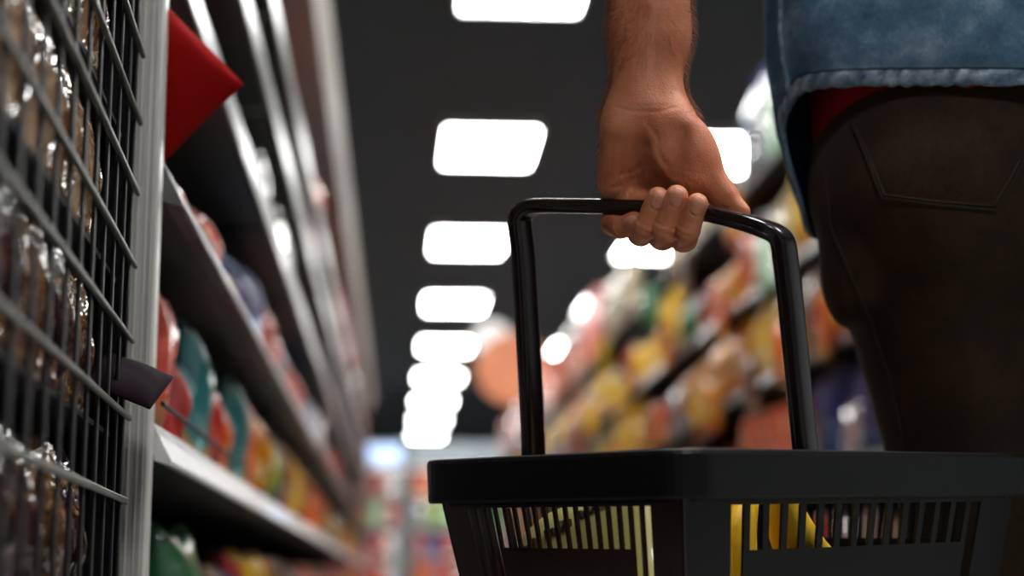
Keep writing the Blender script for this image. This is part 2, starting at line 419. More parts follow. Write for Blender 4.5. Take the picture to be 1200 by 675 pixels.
goods_row(-1, LF, lz(3), 1.62, 13.8, ['blue', 'pink', 'coral', 'purple', 'orange', 'brown'], [bag, car, pou], .12, 'left shelf above the white rail', 'goods on the left shelf above the white rail', 1.0, 5,
    first=[(pou, 'coral', .16, .055), (pou, 'coral', .14, .07), (pou, 'brown', .16, .05), (bag, 'coral', .14, .09), (bag, 'brown', .2, .06), (bag, 'blue', .24, .11), (bag, 'blue', .22, .13), (bag, 'pink', .2, .12), (bag, 'coral', .2, .12), (bag, 'purple', .3, .12), (bag, 'coral', .3, .12)])
goods_row(-1, LF, lz(4), 1.9, 13.8, ['coral', 'pink', 'black', 'cream', 'coral', 'white'], [bag, car, jar_], .10, 'second left shelf above the white rail', 'goods on the upper middle left shelf', 1.1, 6,
    first=[(bag, 'teal', .14, .07), (bag, 'coral', .2, .085), (bag, 'pink', .2, .07), (car, 'black', .2, .05)])
goods_row(-1, LF, lz(5), 3.2, 13.8, ['coral', 'pink', 'blue', 'cream', 'orange', 'coral'], [bag, car], .095, 'second highest left shelf', 'goods on the second highest left shelf', 1.5, 8)
goods_row(-1, LF, lz(6), 3.9, 13.8, ['coral', 'blue', 'orange', 'pink', 'orange', 'coral', 'white'], [bag, car], .2, 'highest left shelf', 'goods on the highest left shelf', 1.5, 9, hmin=.5)
RF = RX - .0
def rz_(k): return RSH[k] + .026
warm = ['orange', 'golden', 'yellow', 'orange', 'red', 'brown', 'pink', 'white', 'yellow']
warm = ['orange', 'golden', 'yellow', 'orange', 'red', 'golden', 'brown', 'yellow', 'green', 'golden', 'black']
goods_row(1, RF, rz_(1), 3.6, 19.0, ['brown', 'orange', 'white', 'red'], [bag, car], .24, 'right shelf level with the basket rim', 'goods on the right shelf behind the basket', 1.7, 10)
goods_row(1, RF, rz_(2), 3.0, 19.0, ['white', 'orange', 'blue', 'orange', 'golden', 'purple', 'brown', 'black', 'pink', 'yellow'], [bag, car, bot, pou], .275, 'lower visible right shelf', 'goods on the lower visible right shelf', 1.9, 11, gap=.96, hmin=.6)
goods_row(1, RF, rz_(3), 3.0, 19.0, warm, [bag, bot, pou, bag], .265, 'middle right shelf', 'goods on the middle right shelf', 1.9, 12, gap=.96, hmin=.65)
goods_row(1, RF, rz_(4), 3.0, 19.0, ['orange', 'yellow', 'golden', 'red', 'cream', 'green', 'orange', 'golden', 'yellow'], [bag, jar_, bag, pou], .335, 'upper right shelf', 'goods on the upper right shelf', 1.9, 13, gap=.96, hmin=.6)
top_n = 'top of the right shelving'; top_g = 'goods on top of the right shelving'
goods_row(1, RF, 1.801, 3.0, 5.85, ['mint', 'white', 'green', 'mint', 'lime', 'mint'], [bag, pou, bot], .40, top_n, top_g, 1.7, 14, gap=1.0, hmin=.75)
goods_row(1, RF, 1.801, 6.35, 7.6, ['mint', 'cream', 'white'], [bag, pou], .37, top_n, top_g, 1.7, 16, gap=1.0, hmin=.9)
goods_row(1, RF, 1.801, 8.5, 19.0, ['white', 'cream', 'white', 'pink', 'orange', 'coral', 'white'], [bag, car], .45, top_n, top_g, 2.0, 15, gap=1.0, hmin=.8)

# clip strips of packets hanging in front of the right shelves
sr = random.Random(21); hc = {}
for i in range(34):
    y_ = 3.4 + i * .235; zz = sr.choice([1.02, 1.06, 1.32, 1.36, .74, 1.60]); c_ = sr.choice(['orange', 'golden', 'white', 'orange', 'red', 'brown', 'mint', 'yellow', 'yellow', 'green'])
    hc[c_] = hc.get(c_, 0) + 1
    o = place('snack_bag', c_, (.14, .18, .04), 1, (RX - .035, y_, zz), R(sr.uniform(-25, 25)), 0, '%s small %s bag from the near end clipped before the right shelf rails' % (ORD[hc[c_]], c_), 'bags clipped in front of the right shelf rails')
    MB().tube([(0, 0, .17), (.0, 0, .205)], .003, 6).build('clip', M['rail_grey'], o)
# bags hanging out over the left rails on clip strips
def hanging(px, py, Z, colr, dims, label, tiltx=0, tilty=0, rz=0):
    p = P(px, py, Z)
    o = place('snack_bag', colr, dims, 1, p, rz, 0, label, None); o.rotation_euler = (tiltx, tilty, rz)
    return o
# dark red packet leaning out beside the post
def axes_obj(o, origin, ax, ay, az):
    o.matrix_world = Matrix(((ax.x, ay.x, az.x, origin.x), (ax.y, ay.y, az.y, origin.y), (ax.z, ay.z, az.z, origin.z), (0, 0, 0, 1)))
PM['deep_red'] = noise_mat('wrapper_deep_red', srgb(150, 6, 3), srgb(164, 10, 5), 9, .6, spec=.12, bump=.3, bscale=20)
PM['deep_purple'] = noise_mat('wrapper_deep_purple', srgb(18, 4, 14), srgb(26, 7, 20), 9, .85, bump=.3, bscale=30, spec=.1)
def cam_bag(name, mtl, c0, wdir, hdir, Z, w_, h, d, lab, cat='snack bag', seamed=True):
    m_ = MB(); pm_ = pouch_mesh(w_, h, d, 2, False, True)
    o = pm_.build(name, mtl, None, True)
    az = (RT * hdir[0] + UP * hdir[1] + FW * hdir[2]).normalized(); ay = (RT * wdir[0] + UP * wdir[1] + FW * wdir[2]).normalized()
    ax = ay.cross(az).normalized(); ay = az.cross(ax)
    axes_obj(o, P(c0[0], c0[1], Z), ax, ay, az); tag(o, lab, cat)
    if seamed:
        s = MB().box(-.002, .002, -w_ / 2 * .97, w_ / 2 * .97, h * .9, h * .905).build('crimp_seam', mtl, o)
    return o
red_bag = cam_bag('snack_bag', PM['deep_red'], (146, 150), (72, -80, 25), (95, 93, 0), 1.53, .092, .104, .016, 'dark red snack bag sticking out over the rail beside the metal post')
tagb = MB().box(-.0135, -.011, -.03, .012, .004, .022).build('printed_label', PM['golden'], red_bag)

# wire rack in front of the post: black slats, grey rods
RV = Vector((math.tan(math.atan((370 - 462) / F)), 1, 0)).normalized()       # running direction of the rack (turned slightly outwards)
rp = P(152, 337, 1.375); rp.z = 0
rack = empty('wire_rack', rp); tag(rack, 'black slatted wire rack with grey rods holding nut packets left of the metal post', 'rack')
RN = Vector((RV.y, -RV.x, 0))            # out into the aisle
rk = Matrix(((RN.x, -RV.x, 0, 0), (RN.y, -RV.y, 0, 0), (0, 0, 1, 0), (0, 0, 0, 1)))   # local: x out, y towards the camera
def rmb(mb, name, m, parent=rack):
    mb.v = [tuple(rk @ Vector(v)) for v in mb.v]; return mb.build(name, m, parent)
def rodz(py): return z_at(py, rp.x, rp.y)
rods = [-112, -27, 58, 138, 221, 307, 396, 488, 586, 690]
for py in rods:
    z = rodz(py)
    rmb(MB().box(.000, .004, -.018, .85, z - .0024, z + .0024, .001), 'rod', M['rod'])
zt, zb = rodz(-150), rodz(860)
q = 0.0; k = 0
while q < .85:
    rmb(MB().box(-.0028, -.0004, q - .005, q + .005, zb, zt, .0008), 'slat', M['slat']); q += .058 if k else .045; k += 1
rmb(MB().box(-.16, -.154, -.01, .85, zb, zt), 'back_plate', M['slat'])
rmb(MB().box(-.16, -.001, -.012, -.008, zb, zt), 'side_plate', M['slat'])
for k, z in enumerate([rodz(690) - .012, rodz(488) - .012, rodz(307) - .012, rodz(138) - .012, rodz(-27) - .012]):
    rmb(MB().box(-.154, -.012, -.008, .85, z - .004, z), 'tray', M['slat'])
    pass
# nut packets on the trays
def nut_mat(name, c1, c2, sc_):
    m, nt, b = new_mat(name); N = nt.nodes; L = nt.links
    tc = N.new('ShaderNodeTexCoord'); v = N.new('ShaderNodeTexVoronoi'); v.inputs['Scale'].default_value = sc_; L.new(tc.outputs['Object'], v.inputs[0])
    mx = N.new('ShaderNodeMix'); mx.data_type = 'RGBA'; mx.inputs[6].default_value = c1; mx.inputs[7].default_value = c2; L.new(v.outputs['Color'], mx.inputs[0]); L.new(mx.outputs[2], b.inputs['Base Color'])
    n = N.new('ShaderNodeTexNoise'); n.inputs['Scale'].default_value = 55; n.inputs['Detail'].default_value = 2; L.new(tc.outputs['Object'], n.inputs[0])
    bp = N.new('ShaderNodeBump'); bp.inputs['Strength'].default_value = 1; bp.inputs['Distance'].default_value = .006; L.new(n.outputs['Fac'], bp.inputs['Height']); L.new(bp.outputs[0], b.inputs['Normal'])
    setin(b, Roughness=.16, Coat_Weight=1.0, Coat_Roughness=.05, Specular_IOR_Level=.8)
    L.new(bp.outputs[0], b.inputs['Coat Normal'])
    return m
NM = [('brown', nut_mat('nut_pack_brown', srgb(116, 78, 48), srgb(62, 38, 22), 60)), ('tan', nut_mat('nut_pack_tan', srgb(152, 112, 76), srgb(104, 70, 44), 50)), ('pale', nut_mat('nut_pack_pale', srgb(176, 146, 114), srgb(132, 98, 70), 40)), ('dark', nut_mat('nut_pack_dark', srgb(70, 32, 36), srgb(34, 20, 22), 60))]
nutmesh = {}
trz = [rodz(690) - .012, rodz(488) - .012, rodz(307) - .012, rodz(138) - .012, rodz(-27) - .012]
plan = [[3, 3, 0, 3, 3, 0, 3], [0, 0, 3, 0, 3, 0, 0], [1, 2, 1, 2, 2, 1, 2], [0, 1, 0, 3, 1, 0, 0], [3, 0, 0, 3, 0, 3, 0]]
TN = ['lowest', 'second lowest', 'middle', 'second highest', 'highest']
for r_, z in enumerate(trz):
    for c_ in range(1, 7):
        col_, m_ = NM[plan[r_][c_]]
        key = (col_, c_ % 2)
        if key not in nutmesh: nutmesh[key] = pouch_mesh(.088, .108, .05, 11 + c_ % 2, True).mesh('nut_packet', m_, True)
        o = link('nut_packet', nutmesh[key])
        lp = rk @ Vector((-.034, .058 + .098 * c_, z)); o.location = (rp.x + lp.x, rp.y + lp.y, z + .0005)
        o.rotation_euler = (0, 0, math.atan2(RN.y, RN.x) + rnd.uniform(-.1, .1))
        tag(o, '%s clear packet of %s nuts from the metal post on the %s rack tray' % ((['nearest'] + ORD[2:])[c_ - 1], col_, TN[r_]), 'packet', 'nut packets on the wire rack')
pp = cam_bag('snack_bag', PM['deep_purple'], (112, 428), (-26, 30, 60), (76, -32, 5), 1.335, .075, .056, .014, 'dark purple packet with yellow print poking out of the rack over the post', seamed=False)
MB().tube([(.0105, y, z) for y, z in [(-.008, .012), (-.002, .022), (.004, .014), (.01, .02)]], .0022, 8).build('yellow_print', PM['yellow'], pp)
# thin black wire fence along the white rail
fw = MB().tube([(LX + .008, 1.49, .652), (LX + .008, 2.3, .652)], .0022, 8)
tag(fw.build('wire_guard', M['slat']), 'thin black wire guard running above the white price rail beside the post', 'wire guard')

# ------------------------------------------------------------------ far end of the aisle
def wallbox(name, px0, px1, py0, py1, Y, d, m, label, cat, group=None, emit=None):
    """a real box of depth d standing at distance Y"""
    za, zb_ = z_at(py1, 0, Y), z_at(py0, 0, Y); x0, x1 = x_at(px0, Y, .5 * (za + zb_)), x_at(px1, Y, .5 * (za + zb_))
    o = MB().box(x0, x1, Y, Y + d, za, zb_, .01).build(name, m); tag(o, label, cat, group); return o
M['screen'] = emit_mat('backlit_blue_white', srgb(190, 215, 255), 1.1)
M['screen2'] = emit_mat('backlit_pale', srgb(250, 240, 235), 1.0)
M['fridge'] = noise_mat('fridge_white', srgb(134, 142, 148), srgb(150, 158, 164), 2, .4)
def end_cabinet(xc, wd, label, items, Y=24.0, top=2.1, lit=False):
    t = empty('open_cooler', (xc, Y, 0)); tag(t, label, 'open cooler', 'coolers across the far end of the aisle')
    MB().box(-wd / 2, wd / 2, .66, .70, 0, top).build('back_panel', M['fridge'], t)
    for s in (-1, 1): MB().box(s * wd / 2 - .03 * (s > 0), s * wd / 2 + .03 * (s < 0), 0, .66, 0, top).build('side_panel', M['fridge'], t)
    MB().box(-wd / 2 + .03, wd / 2 - .03, 0, .66, 0, .42, .01).build('base', M['fridge'], t)
    sg = MB().box(-wd / 2, wd / 2, -.02, .66, top, top + .32, .01).build('canopy', M['fridge'], t)
    MB().box(-wd / 2 + .05, wd / 2 - .05, -.03, -.0205, top + .04, top + .28).build('backlit_sign' if lit else 'sign_panel', M['screen'] if lit else M['fridge'], sg)
    for z in (.85, 1.27, 1.69):
        MB().box(-wd / 2 + .03, wd / 2 - .03, .05, .64, z - .02, z).build('shelf', M['rail_white'], t)
    MB().box(-wd / 2 + .04, wd / 2 - .04, .08, .12, top - .05, top - .01).build('strip_light', M['screen2'], t)
    return t
k = 0
cc = [['orange', 'blue', 'orange', 'pink', 'red', 'white'], ['mint', 'green', 'white', 'lime', 'mint', 'pink'], ['white', 'cream', 'pink', 'blue', 'coral', 'white'], ['coral', 'red', 'orange', 'pink', 'coral', 'white']]
sh_n = ['top shelf', 'second shelf', 'third shelf', 'bottom deck']
for ci, (xc, nm) in enumerate([(-.55, 'left'), (.85, 'middle'), (2.25, 'right')]):
    end_cabinet(xc, 1.36, 'pale open cooler at the far end of the aisle, %s of three' % nm, None, lit=(nm == 'left'))
    for zi, z in enumerate((1.69, 1.27, .85, .42)):
        x = xc - .6
        for n_ in range(6):
            c_ = cc[zi][(n_ + ci * 2) % 6]; hh = .33 if zi < 3 else .36
            place('carton' if n_ % 2 else 'stand_up_pouch', c_, (.19, hh, .14), 0, (x + .1, 24.0 + .16, z + .001), R(-90), 0,
                  '%s pack from the left, %s, %s of %s far cooler' % (ORD[n_ + 1], c_, sh_n[zi], nm), 'packs in the %s far cooler' % nm)
            x += .203

# big round orange and white balls on top at the far end of the right shelving
def ball(px, py, Z, r, m, label, seamm):
    p = P(px, py, Z); p.z = 1.76 + r
    prof = [(r * math.cos(a), r * math.sin(a) + r) for a in [R(-88 + 8 * i) for i in range(23)]]
    o = MB().lathe([(max(a, .001), b) for a, b in prof], 24).build('play_ball', m, None, True); o.location = (p.x, p.y, 1.76)
    tag(o, label, 'ball')
    MB().tube([(r * 1.004 * math.cos(2 * math.pi * i / 32), 0, r + r * 1.004 * math.sin(2 * math.pi * i / 32)) for i in range(32)], .006, 6, closed=True).build('seam', seamm, o)
# ------------------------------------------------------------------ shopping basket
U = (RT * -.643 + Vector((FW.x, FW.y, 0)).normalized() * .766).normalized()     # short side, N -> L
V = (RT * .766 + Vector((FW.x, FW.y, 0)).normalized() * .643).normalized()      # long side, N -> R
Np = P(800, 524, 1.13); Lp = P(482, 540, 1.352); Rp = Np + V * .424 + Vector((0, 0, .016))
Uv = (Lp - Np); LEN_U = Uv.length; e_u = Uv.normalized()
e_n = e_u.cross(Rp - Np).normalized()
if e_n.z < 0: e_n = -e_n
e_v = e_n.cross(e_u).normalized()
if e_v.dot(V) < 0: e_v = -e_v
LEN_V = .425
HB = .215
# local frame: x along long side (v), y along short side (u), z up, origin centre of the basket at the rim top
bc = Np + e_u * LEN_U / 2 + e_v * LEN_V / 2
basket = empty('shopping_basket'); tag(basket, 'black plastic shopping basket with slotted sides hanging from the hand', 'shopping basket')
axes_obj(basket, bc - e_n * HB, e_v, e_u, e_v.cross(e_u))
BM = basket.matrix_world.copy()
hx, hy = LEN_V / 2, LEN_U / 2
def rrect(hx_, hy_, r, n=7):
    pts = []
    for cx_, cy_, a0 in ((hx_ - r, hy_ - r, 0), (-hx_ + r, hy_ - r, 90), (-hx_ + r, -hy_ + r, 180), (hx_ - r, -hy_ + r, 270)):
        for k in range(n + 1):
            a = R(a0 + 90 * k / n); pts.append((cx_ + r * math.cos(a), cy_ + r * math.sin(a)))
    return pts
# rim: closed profile swept round
RH = .034
def ring(prof, r=.03, n=8):
    """prof: list of (inset, z)"""
    m = MB(); N_ = None
    loops = [rrect(hx - i, hy - i, max(r - i, .01), n) for i, z in prof]; N_ = len(loops[0]); vs = []
    for (i, z), lp in zip(prof, loops): vs += [(x, y, z) for x, y in lp]
    k = len(prof); fs = []
    for a in range(k):
        b = (a + 1) % k
        for j in range(N_): fs.append((a * N_ + j, a * N_ + (j + 1) % N_, b * N_ + (j + 1) % N_, b * N_ + j))
    return m.add(vs, fs)
z0 = HB - RH
prof = [(.003, HB), (.001, HB - .0012), (0, HB - .004), (.0008, z0 + .002), (.002, z0), (.004, z0), (.0045, z0 + .003), (.003, HB - .006), (.014, HB - .006), (.016, z0 - .002), (.0185, z0 - .002), (.0175, HB - .004), (.015, HB)]
ring(prof).build('rim', M['plastic'], basket, False)
# little clips under the rim
# walls with slots: perimeter strips
TAP = .03
def wall_pt(px_, py_, t, off=0):        # t: 0 at z0, 1 at bottom ; shrink inwards
    ins = .017 + TAP * t + off
    return ins, z0 * (1 - t)
def wall_side(name, L, slots, zs, fn, m):
    """slots: list of (s0, s1, depth) along the side; fn(s, z) -> (point, outward normal)"""
    mb = MB(); T = .0028
    # build vertical ribs between slots as solid bars, and panels beneath/above
    cuts = sorted(slots); s = 0
    def block(s0, s1, za, zb_, T=T, off=0):
        n = max(1, int((s1 - s0) / .02)); vs = []
        for i in range(n + 1):
            q = s0 + (s1 - s0) * i / n
            for z in (za, zb_):
                p, nn = fn(q, z); vs.append(Vector(p) + nn * off); vs.append(Vector(p) + nn * (off - T))
        fs = []
        for i in range(n):
            a = 4 * i; b = a + 4
            fs += [(a, b, b + 2, a + 2), (a + 1, a + 3, b + 3, b + 1), (a, a + 1, b + 1, b), (a + 2, b + 2, b + 3, a + 3)]
        fs += [(0, 2, 3, 1), (4 * n, 4 * n + 1, 4 * n + 3, 4 * n + 2)]
        mb.add(vs, fs)
    zt_ = z0 - .004
    block(0, L, zt_ + .0, z0 + .004)
    for (a, b, dp) in cuts:
        if a > s: block(s, a, .0, zt_, T=.0022)
        if zt_ - dp > 0.004:
            block(a, b, .0, zt_ - dp)
        s = b
    block(s, L, .0, zt_, T=.0022)
    return mb.build(name, m, basket)
def side_fn(axis, sgn):
    def fn(s, z):
        t = 1 - z / z0; ins = .017 + TAP * t
        if axis == 'x':      # side running along x at y = sgn*hy ; s from -x end
            half = hx - ins - .0; q = (-1 + 2 * s / (2 * hx)) * half
            return (q, sgn * (hy - ins), z), Vector((0, sgn, .1))
        half = hy - ins; q = (-1 + 2 * s / (2 * hy)) * half
        return (sgn * (hx - ins), q, z), Vector((sgn, 0, .1))
    return fn
CR = .032
# short side facing the camera's left: x = -hx (L..N); long side: y = -hy (N..R)
def slots_short():
    r = []; L = 2 * hy; p = .0128; s = L - .034
    n = 0
    while s > .034:
        dp = .175 if (n < 3 or s < .062) else .030
        r.append((s - .0088, s, dp)); s -= p; n += 1
    return r
def slots_long():
    r = []; L = 2 * hx; p = .0222; s = .052; n = 0
    while s < L - .060:
        dp = .175 if (n < 1 or s > L - .075) else .032
        r.append((s, s + .0150, dp)); s += p; n += 1
    return r
for sg, nm in ((-1, 'x'), (1, 'x')):
    wall_side('slotted_side', 2 * hy, slots_short(), None, side_fn('y', sg), M['plastic_backlit'] if sg < 0 else M['plastic'])
    wall_side('slotted_side', 2 * hx, slots_long(), None, side_fn('x', sg), M['plastic'])
# rounded corner posts covering the joins
for sx in (-1, 1):
    for sy in (-1, 1):
        mb = MB(); rows = []
        for t in (0, .25, .5, .75, 1):
            ins = .0165 + TAP * t; z = (z0 + .004) * (1 - t); r = .014
            cx_, cy_ = sx * (hx - ins - r), sy * (hy - ins - r)
            rows.append([(cx_ + r * sx * math.cos(R(a)), cy_ + r * sy * math.sin(R(a)), z) for a in range(-20, 111, 10)] + [(cx_ + (r - .003) * sx * math.cos(R(a)), cy_ + (r - .003) * sy * math.sin(R(a)), z) for a in range(110, -21, -10)])
        n = len(rows[0]); vs = [v for r_ in rows for v in r_]; fs = [(i * n + k, i * n + (k + 1) % n, (i + 1) * n + (k + 1) % n, (i + 1) * n + k) for i in range(4) for k in range(n)]
        fs += [tuple(range(n)), tuple(4 * n + k for k in range(n))]
        mb.add(vs, fs).build('corner_post', M['plastic'], basket)
bi = .017 + TAP
MB().box(-hx + bi, hx - bi, -hy + bi, hy - bi, -.003, .001).build('bottom', M['plastic'], basket)
# inset label panel on the short side, low
# handle: swept rounded section with a groove
BI = BM.inverted()
sec = []
def hsec(a, b):     # a: half width (sideways / out of plane), b: half height
    r = min(a, b) * .55; pts = []
    for cx_, cy_, a0 in ((a - r, b - r, 0), (-a + r, b - r, 90), (-a + r, -b + r, 180), (a - r, -b + r, 270)):
        for k in range(5):
            an = R(a0 + 90 * k / 4); pts.append((cx_ + r * math.cos(an), cy_ + r * math.sin(an)))
    return pts
sec = hsec(.0092, .0062)
# groove on the side turned to the camera
sec2 = []
for (a, b) in sec: sec2.append((a, b))
hk = [P(626, 560, 1.395), P(624, 500, 1.39), P(619, 400, 1.38), P(613, 300, 1.372), P(609, 262, 1.368), P(611, 252, 1.366), P(618, 245, 1.364), P(631, 241.5, 1.36), P(660, 241.5, 1.345),
      P(700, 242, 1.325), P(745, 243, 1.302), P(785, 245, 1.28), P(828, 250, 1.26), P(870, 260, 1.24), P(895, 268, 1.232), P(910, 275, 1.230), P(917, 284, 1.229), P(920, 300, 1.229),
      P(926, 350, 1.229), P(934, 430, 1.228), P(941, 500, 1.228), P(946, 548, 1.228)]
def crom(pts, n=4):
    out = []
    for i in range(len(pts) - 1):
        p0, p1, p2, p3 = pts[max(i - 1, 0)], pts[i], pts[i + 1], pts[min(i + 2, len(pts) - 1)]
        for k in range(n):
            t = k / n; out.append(.5 * ((2 * p1) + (p2 - p0) * t + (2 * p0 - 5 * p1 + 4 * p2 - p3) * t * t + (3 * p1 - p0 - 3 * p2 + p3) * t ** 3))
    out.append(pts[-1]); return out
hp = crom(hk, 5)
pn = (hk[-1] - hk[0]).cross(UP).normalized()        # normal of the handle's plane
mb = MB(); n_ = len(sec); vs = []
for i, p in enumerate(hp):
    t = (hp[min(i + 1, len(hp) - 1)] - hp[max(i - 1, 0)]).normalized()
    b = pn.cross(t).normalized(); a = t.cross(b).normalized()
    u = abs(t.dot(UP)); 
    vs += [p + a * q * (1.0 + .06 * u) + b * s_ * (.93 + .15 * u) for q, s_ in sec]
fs = [(i * n_ + k, i * n_ + (k + 1) % n_, (i + 1) * n_ + (k + 1) % n_, (i + 1) * n_ + k) for i in range(len(hp) - 1) for k in range(n_)]
fs += [tuple(range(n_))[::-1], tuple((len(hp) - 1) * n_ + k for k in range(n_))]
mb.add([BI @ v for v in vs], fs)
handle = mb.build('handle', M['handle'], basket, True)
# ribs at the elbows, raised bead along the bar
for ia in (4, 15):
    p = hk[ia]
rb = MB()
for off in (.0085,):
    lst = []
    for i, p in enumerate(hp):
        t = (hp[min(i + 1, len(hp) - 1)] - hp[max(i - 1, 0)]).normalized(); b = pn.cross(t).normalized(); a = t.cross(b).normalized()
        if a.dot(FW) > 0: a = -a
        lst.append((BI @ (p + a * .0094 - b * .002)))
    rb.tube(lst, .0012, 8)
rb.build('handle_bead', M['handle'], handle, True)
kn = MB()
for i in range(3):
    for j in range(4):
        p = P(603 + j * 5.5 - i * 1.5, 250 + i * 6 - j * 3.2, 1.36)
        kn.lathe([(.0005, -.0016), (.0014, -.001), (.0017, 0), (.0014, .001), (.0005, .0016)], 8, BI @ (p + FW * .0))
kn.build('grip_dots', M['handle'], handle, True)
# contents
yel = nut_mat  # placeholder name kept local
M['bag_pale'] = noise_mat('bag_pale_yellow', srgb(214, 206, 120), srgb(226, 218, 140), 25, .35, bump=.5, bscale=25, coat=.3)
M['bag_print'] = noise_mat('bag_print_black', srgb(30, 28, 26), srgb(60, 50, 40), 90, .4)
M['banana'] = noise_mat('banana_skin', srgb(236, 190, 34), srgb(248, 208, 56), 14, .4, bump=.1)
M['banana_tip'] = noise_mat('banana_tip', srgb(90, 60, 30), srgb(120, 90, 40), 30, .7)
def bk(x, y, z): return BM @ Vector((x, y, z))
# pale yellow packet lying against the short side with its top edge sloping
pk = pouch_mesh(.16, .160, .045, 5)
o = pk.build('snack_bag', M['bag_pale'], None, True)
ax = (BM.to_3x3() @ Vector((-1, 0, .12))).normalized(); ay = (BM.to_3x3() @ Vector((0, -.955, -.30 + .72))).normalized()
az = ax.cross(ay).normalized(); az = az if az.z > 0 else -az; ay = az.cross(ax)
axes_obj(o, bk(-hx + .078, -.005, .034), ax, ay, az)
tag(o, 'pale yellow bag with dark print leaning inside the basket behind the slots', 'snack bag')
mbp = MB()
for i in range(16):
    y_ = -.062 + i * .008
    if i % 5 == 4: continue
    mbp.box(.010 - .002 * abs(i - 8) / 8, .0225 - .0045 * abs(i - 8) / 8, y_, y_ + .0045 * (.6 + .4 * ((i * 7) % 3) / 2), .136, .142 + .002 * (i % 2))
mbp.build('printed_text', M['bag_print'], o)
# bananas
def banana(c, ang, s=1.0, lab=''):
    pts = []; rad = []
    for i in range(15):
        t = i / 14; a = R(-55 + 110 * t)
        pts.append(Vector((.085 * math.sin(a) * s, 0, .085 * (1 - math.cos(a)) * s)))
        rad.append((.0175 * (math.sin(math.pi * min(max(t * .9 + .06, 0), 1)) ** .55) if .07 < t < .95 else (.0045 if t <= .07 else .007)) * s)
    o = MB().tube(pts, rad, 10).build('banana', M['banana'], None, True)
    MB().tube([pts[0] + (pts[0] - pts[1]) * .8, pts[0] + (pts[0] - pts[1]) * .05], .0048, 8).build('stem', M['banana_tip'], o, True)
    o.matrix_world = BM @ (Matrix.Translation(c) @ ang)
    tag(o, lab, 'banana', 'bananas in the basket')
EU = lambda x, y, z: Matrix.Rotation(R(z), 4, 'Z') @ Matrix.Rotation(R(y), 4, 'Y') @ Matrix.Rotation(R(x), 4, 'X')
yb = -hy + .062
banana(Vector((-.125, yb, .118)), EU(0, 78, 0), 1.15, 'upright yellow banana standing nearest the near corner of the basket')
banana(Vector((-.088, yb + .006, .105)), EU(0, 74, -6), 1.15, 'second upright yellow banana from the near corner of the basket')
banana(Vector((-.052, yb + .046, .108)), EU(0, 66, 4), 1.2, 'tilted yellow banana between the upright ones and the lying one')
banana(Vector((.0, yb - .004, .120)), EU(0, 30, 0), 1.2, 'yellow banana sloping down away from the near corner of the basket')
banana(Vector((-.05, yb + .10, .03)), EU(0, 10, 10), 1.15, 'yellow banana lying deepest in the basket under the others')
# round hanging signs over the aisle, far off
M['sign_orange'] = noise_mat('sign_orange', srgb(250, 150, 104), srgb(252, 170, 124), 4, .5)
M['sign_white'] = noise_mat('sign_white', srgb(226, 222, 220), srgb(240, 236, 232), 4, .5)
for px, py, Z, r, m, lab in ((600, 432, 13.0, .27, M['sign_orange'], 'round orange sign hanging over the far right shelving'), (576, 398, 15.0, .17, M['sign_white'], 'small round white sign hanging behind the orange one')):
    p = P(px, py, Z)
    o = MB().lathe([(.001, -.012), (r, -.012), (r + .004, 0), (r, .012), (.001, .012)], 32).build('hanging_sign', m, None)
    o.matrix_world = Matrix.Translation(p) @ Matrix.Rotation(R(90), 4, 'X'); tag(o, lab, 'sign')
    MB().tube([(0, r, 0), (0, CEIL + .02 - p.z, 0)], .004, 6).build('cord', M['slat'], o)

# ------------------------------------------------------------------ person
def seg(p, a, b, ra, rb_, sc_=None):
    a = np.array(a, np.float32); b = np.array(b, np.float32); pa = p - a; ba = b - a
    t = np.clip((pa @ ba) / float(ba @ ba), 0, 1)
    q = pa - t[:, None] * ba
    return np.sqrt((q * q).sum(1)) - (ra + (rb_ - ra) * t)
def segf(p, a, b, ra, rb_, n, k):
    """round cone flattened along unit direction n by factor k (<1 thinner)"""
    a = np.array(a, np.float32); b = np.array(b, np.float32); n = np.array(n, np.float32); n /= np.linalg.norm(n)
    pa = p - a; ba = b - a; t = np.clip((pa @ ba) / float(ba @ ba), 0, 1)
    q = pa - t[:, None] * ba; dn = q @ n; q2 = q + (dn * (1 / k - 1))[:, None] * n
    L = np.sqrt((q2 * q2).sum(1)); rr = ra + (rb_ - ra) * t
    return (L - rr) * (k + (1 - k) * .5)
def ell(p, c, r, axes=None):
    q = p - np.array(c, np.float32)
    if axes is not None: q = q @ np.array(axes, np.float32).T
    r = np.array(r, np.float32); k0 = np.sqrt(((q / r) ** 2).sum(1)); k1 = np.sqrt(((q / (r * r)) ** 2).sum(1)) + 1e-6
    return k0 * (k0 - 1) / k1
def smin(a, b, k):
    h = np.clip(.5 + .5 * (b - a) / k, 0, 1); return b * (1 - h) + a * h - k * h * (1 - h)
def smax(a, b, k): return -smin(-a, -b, k)
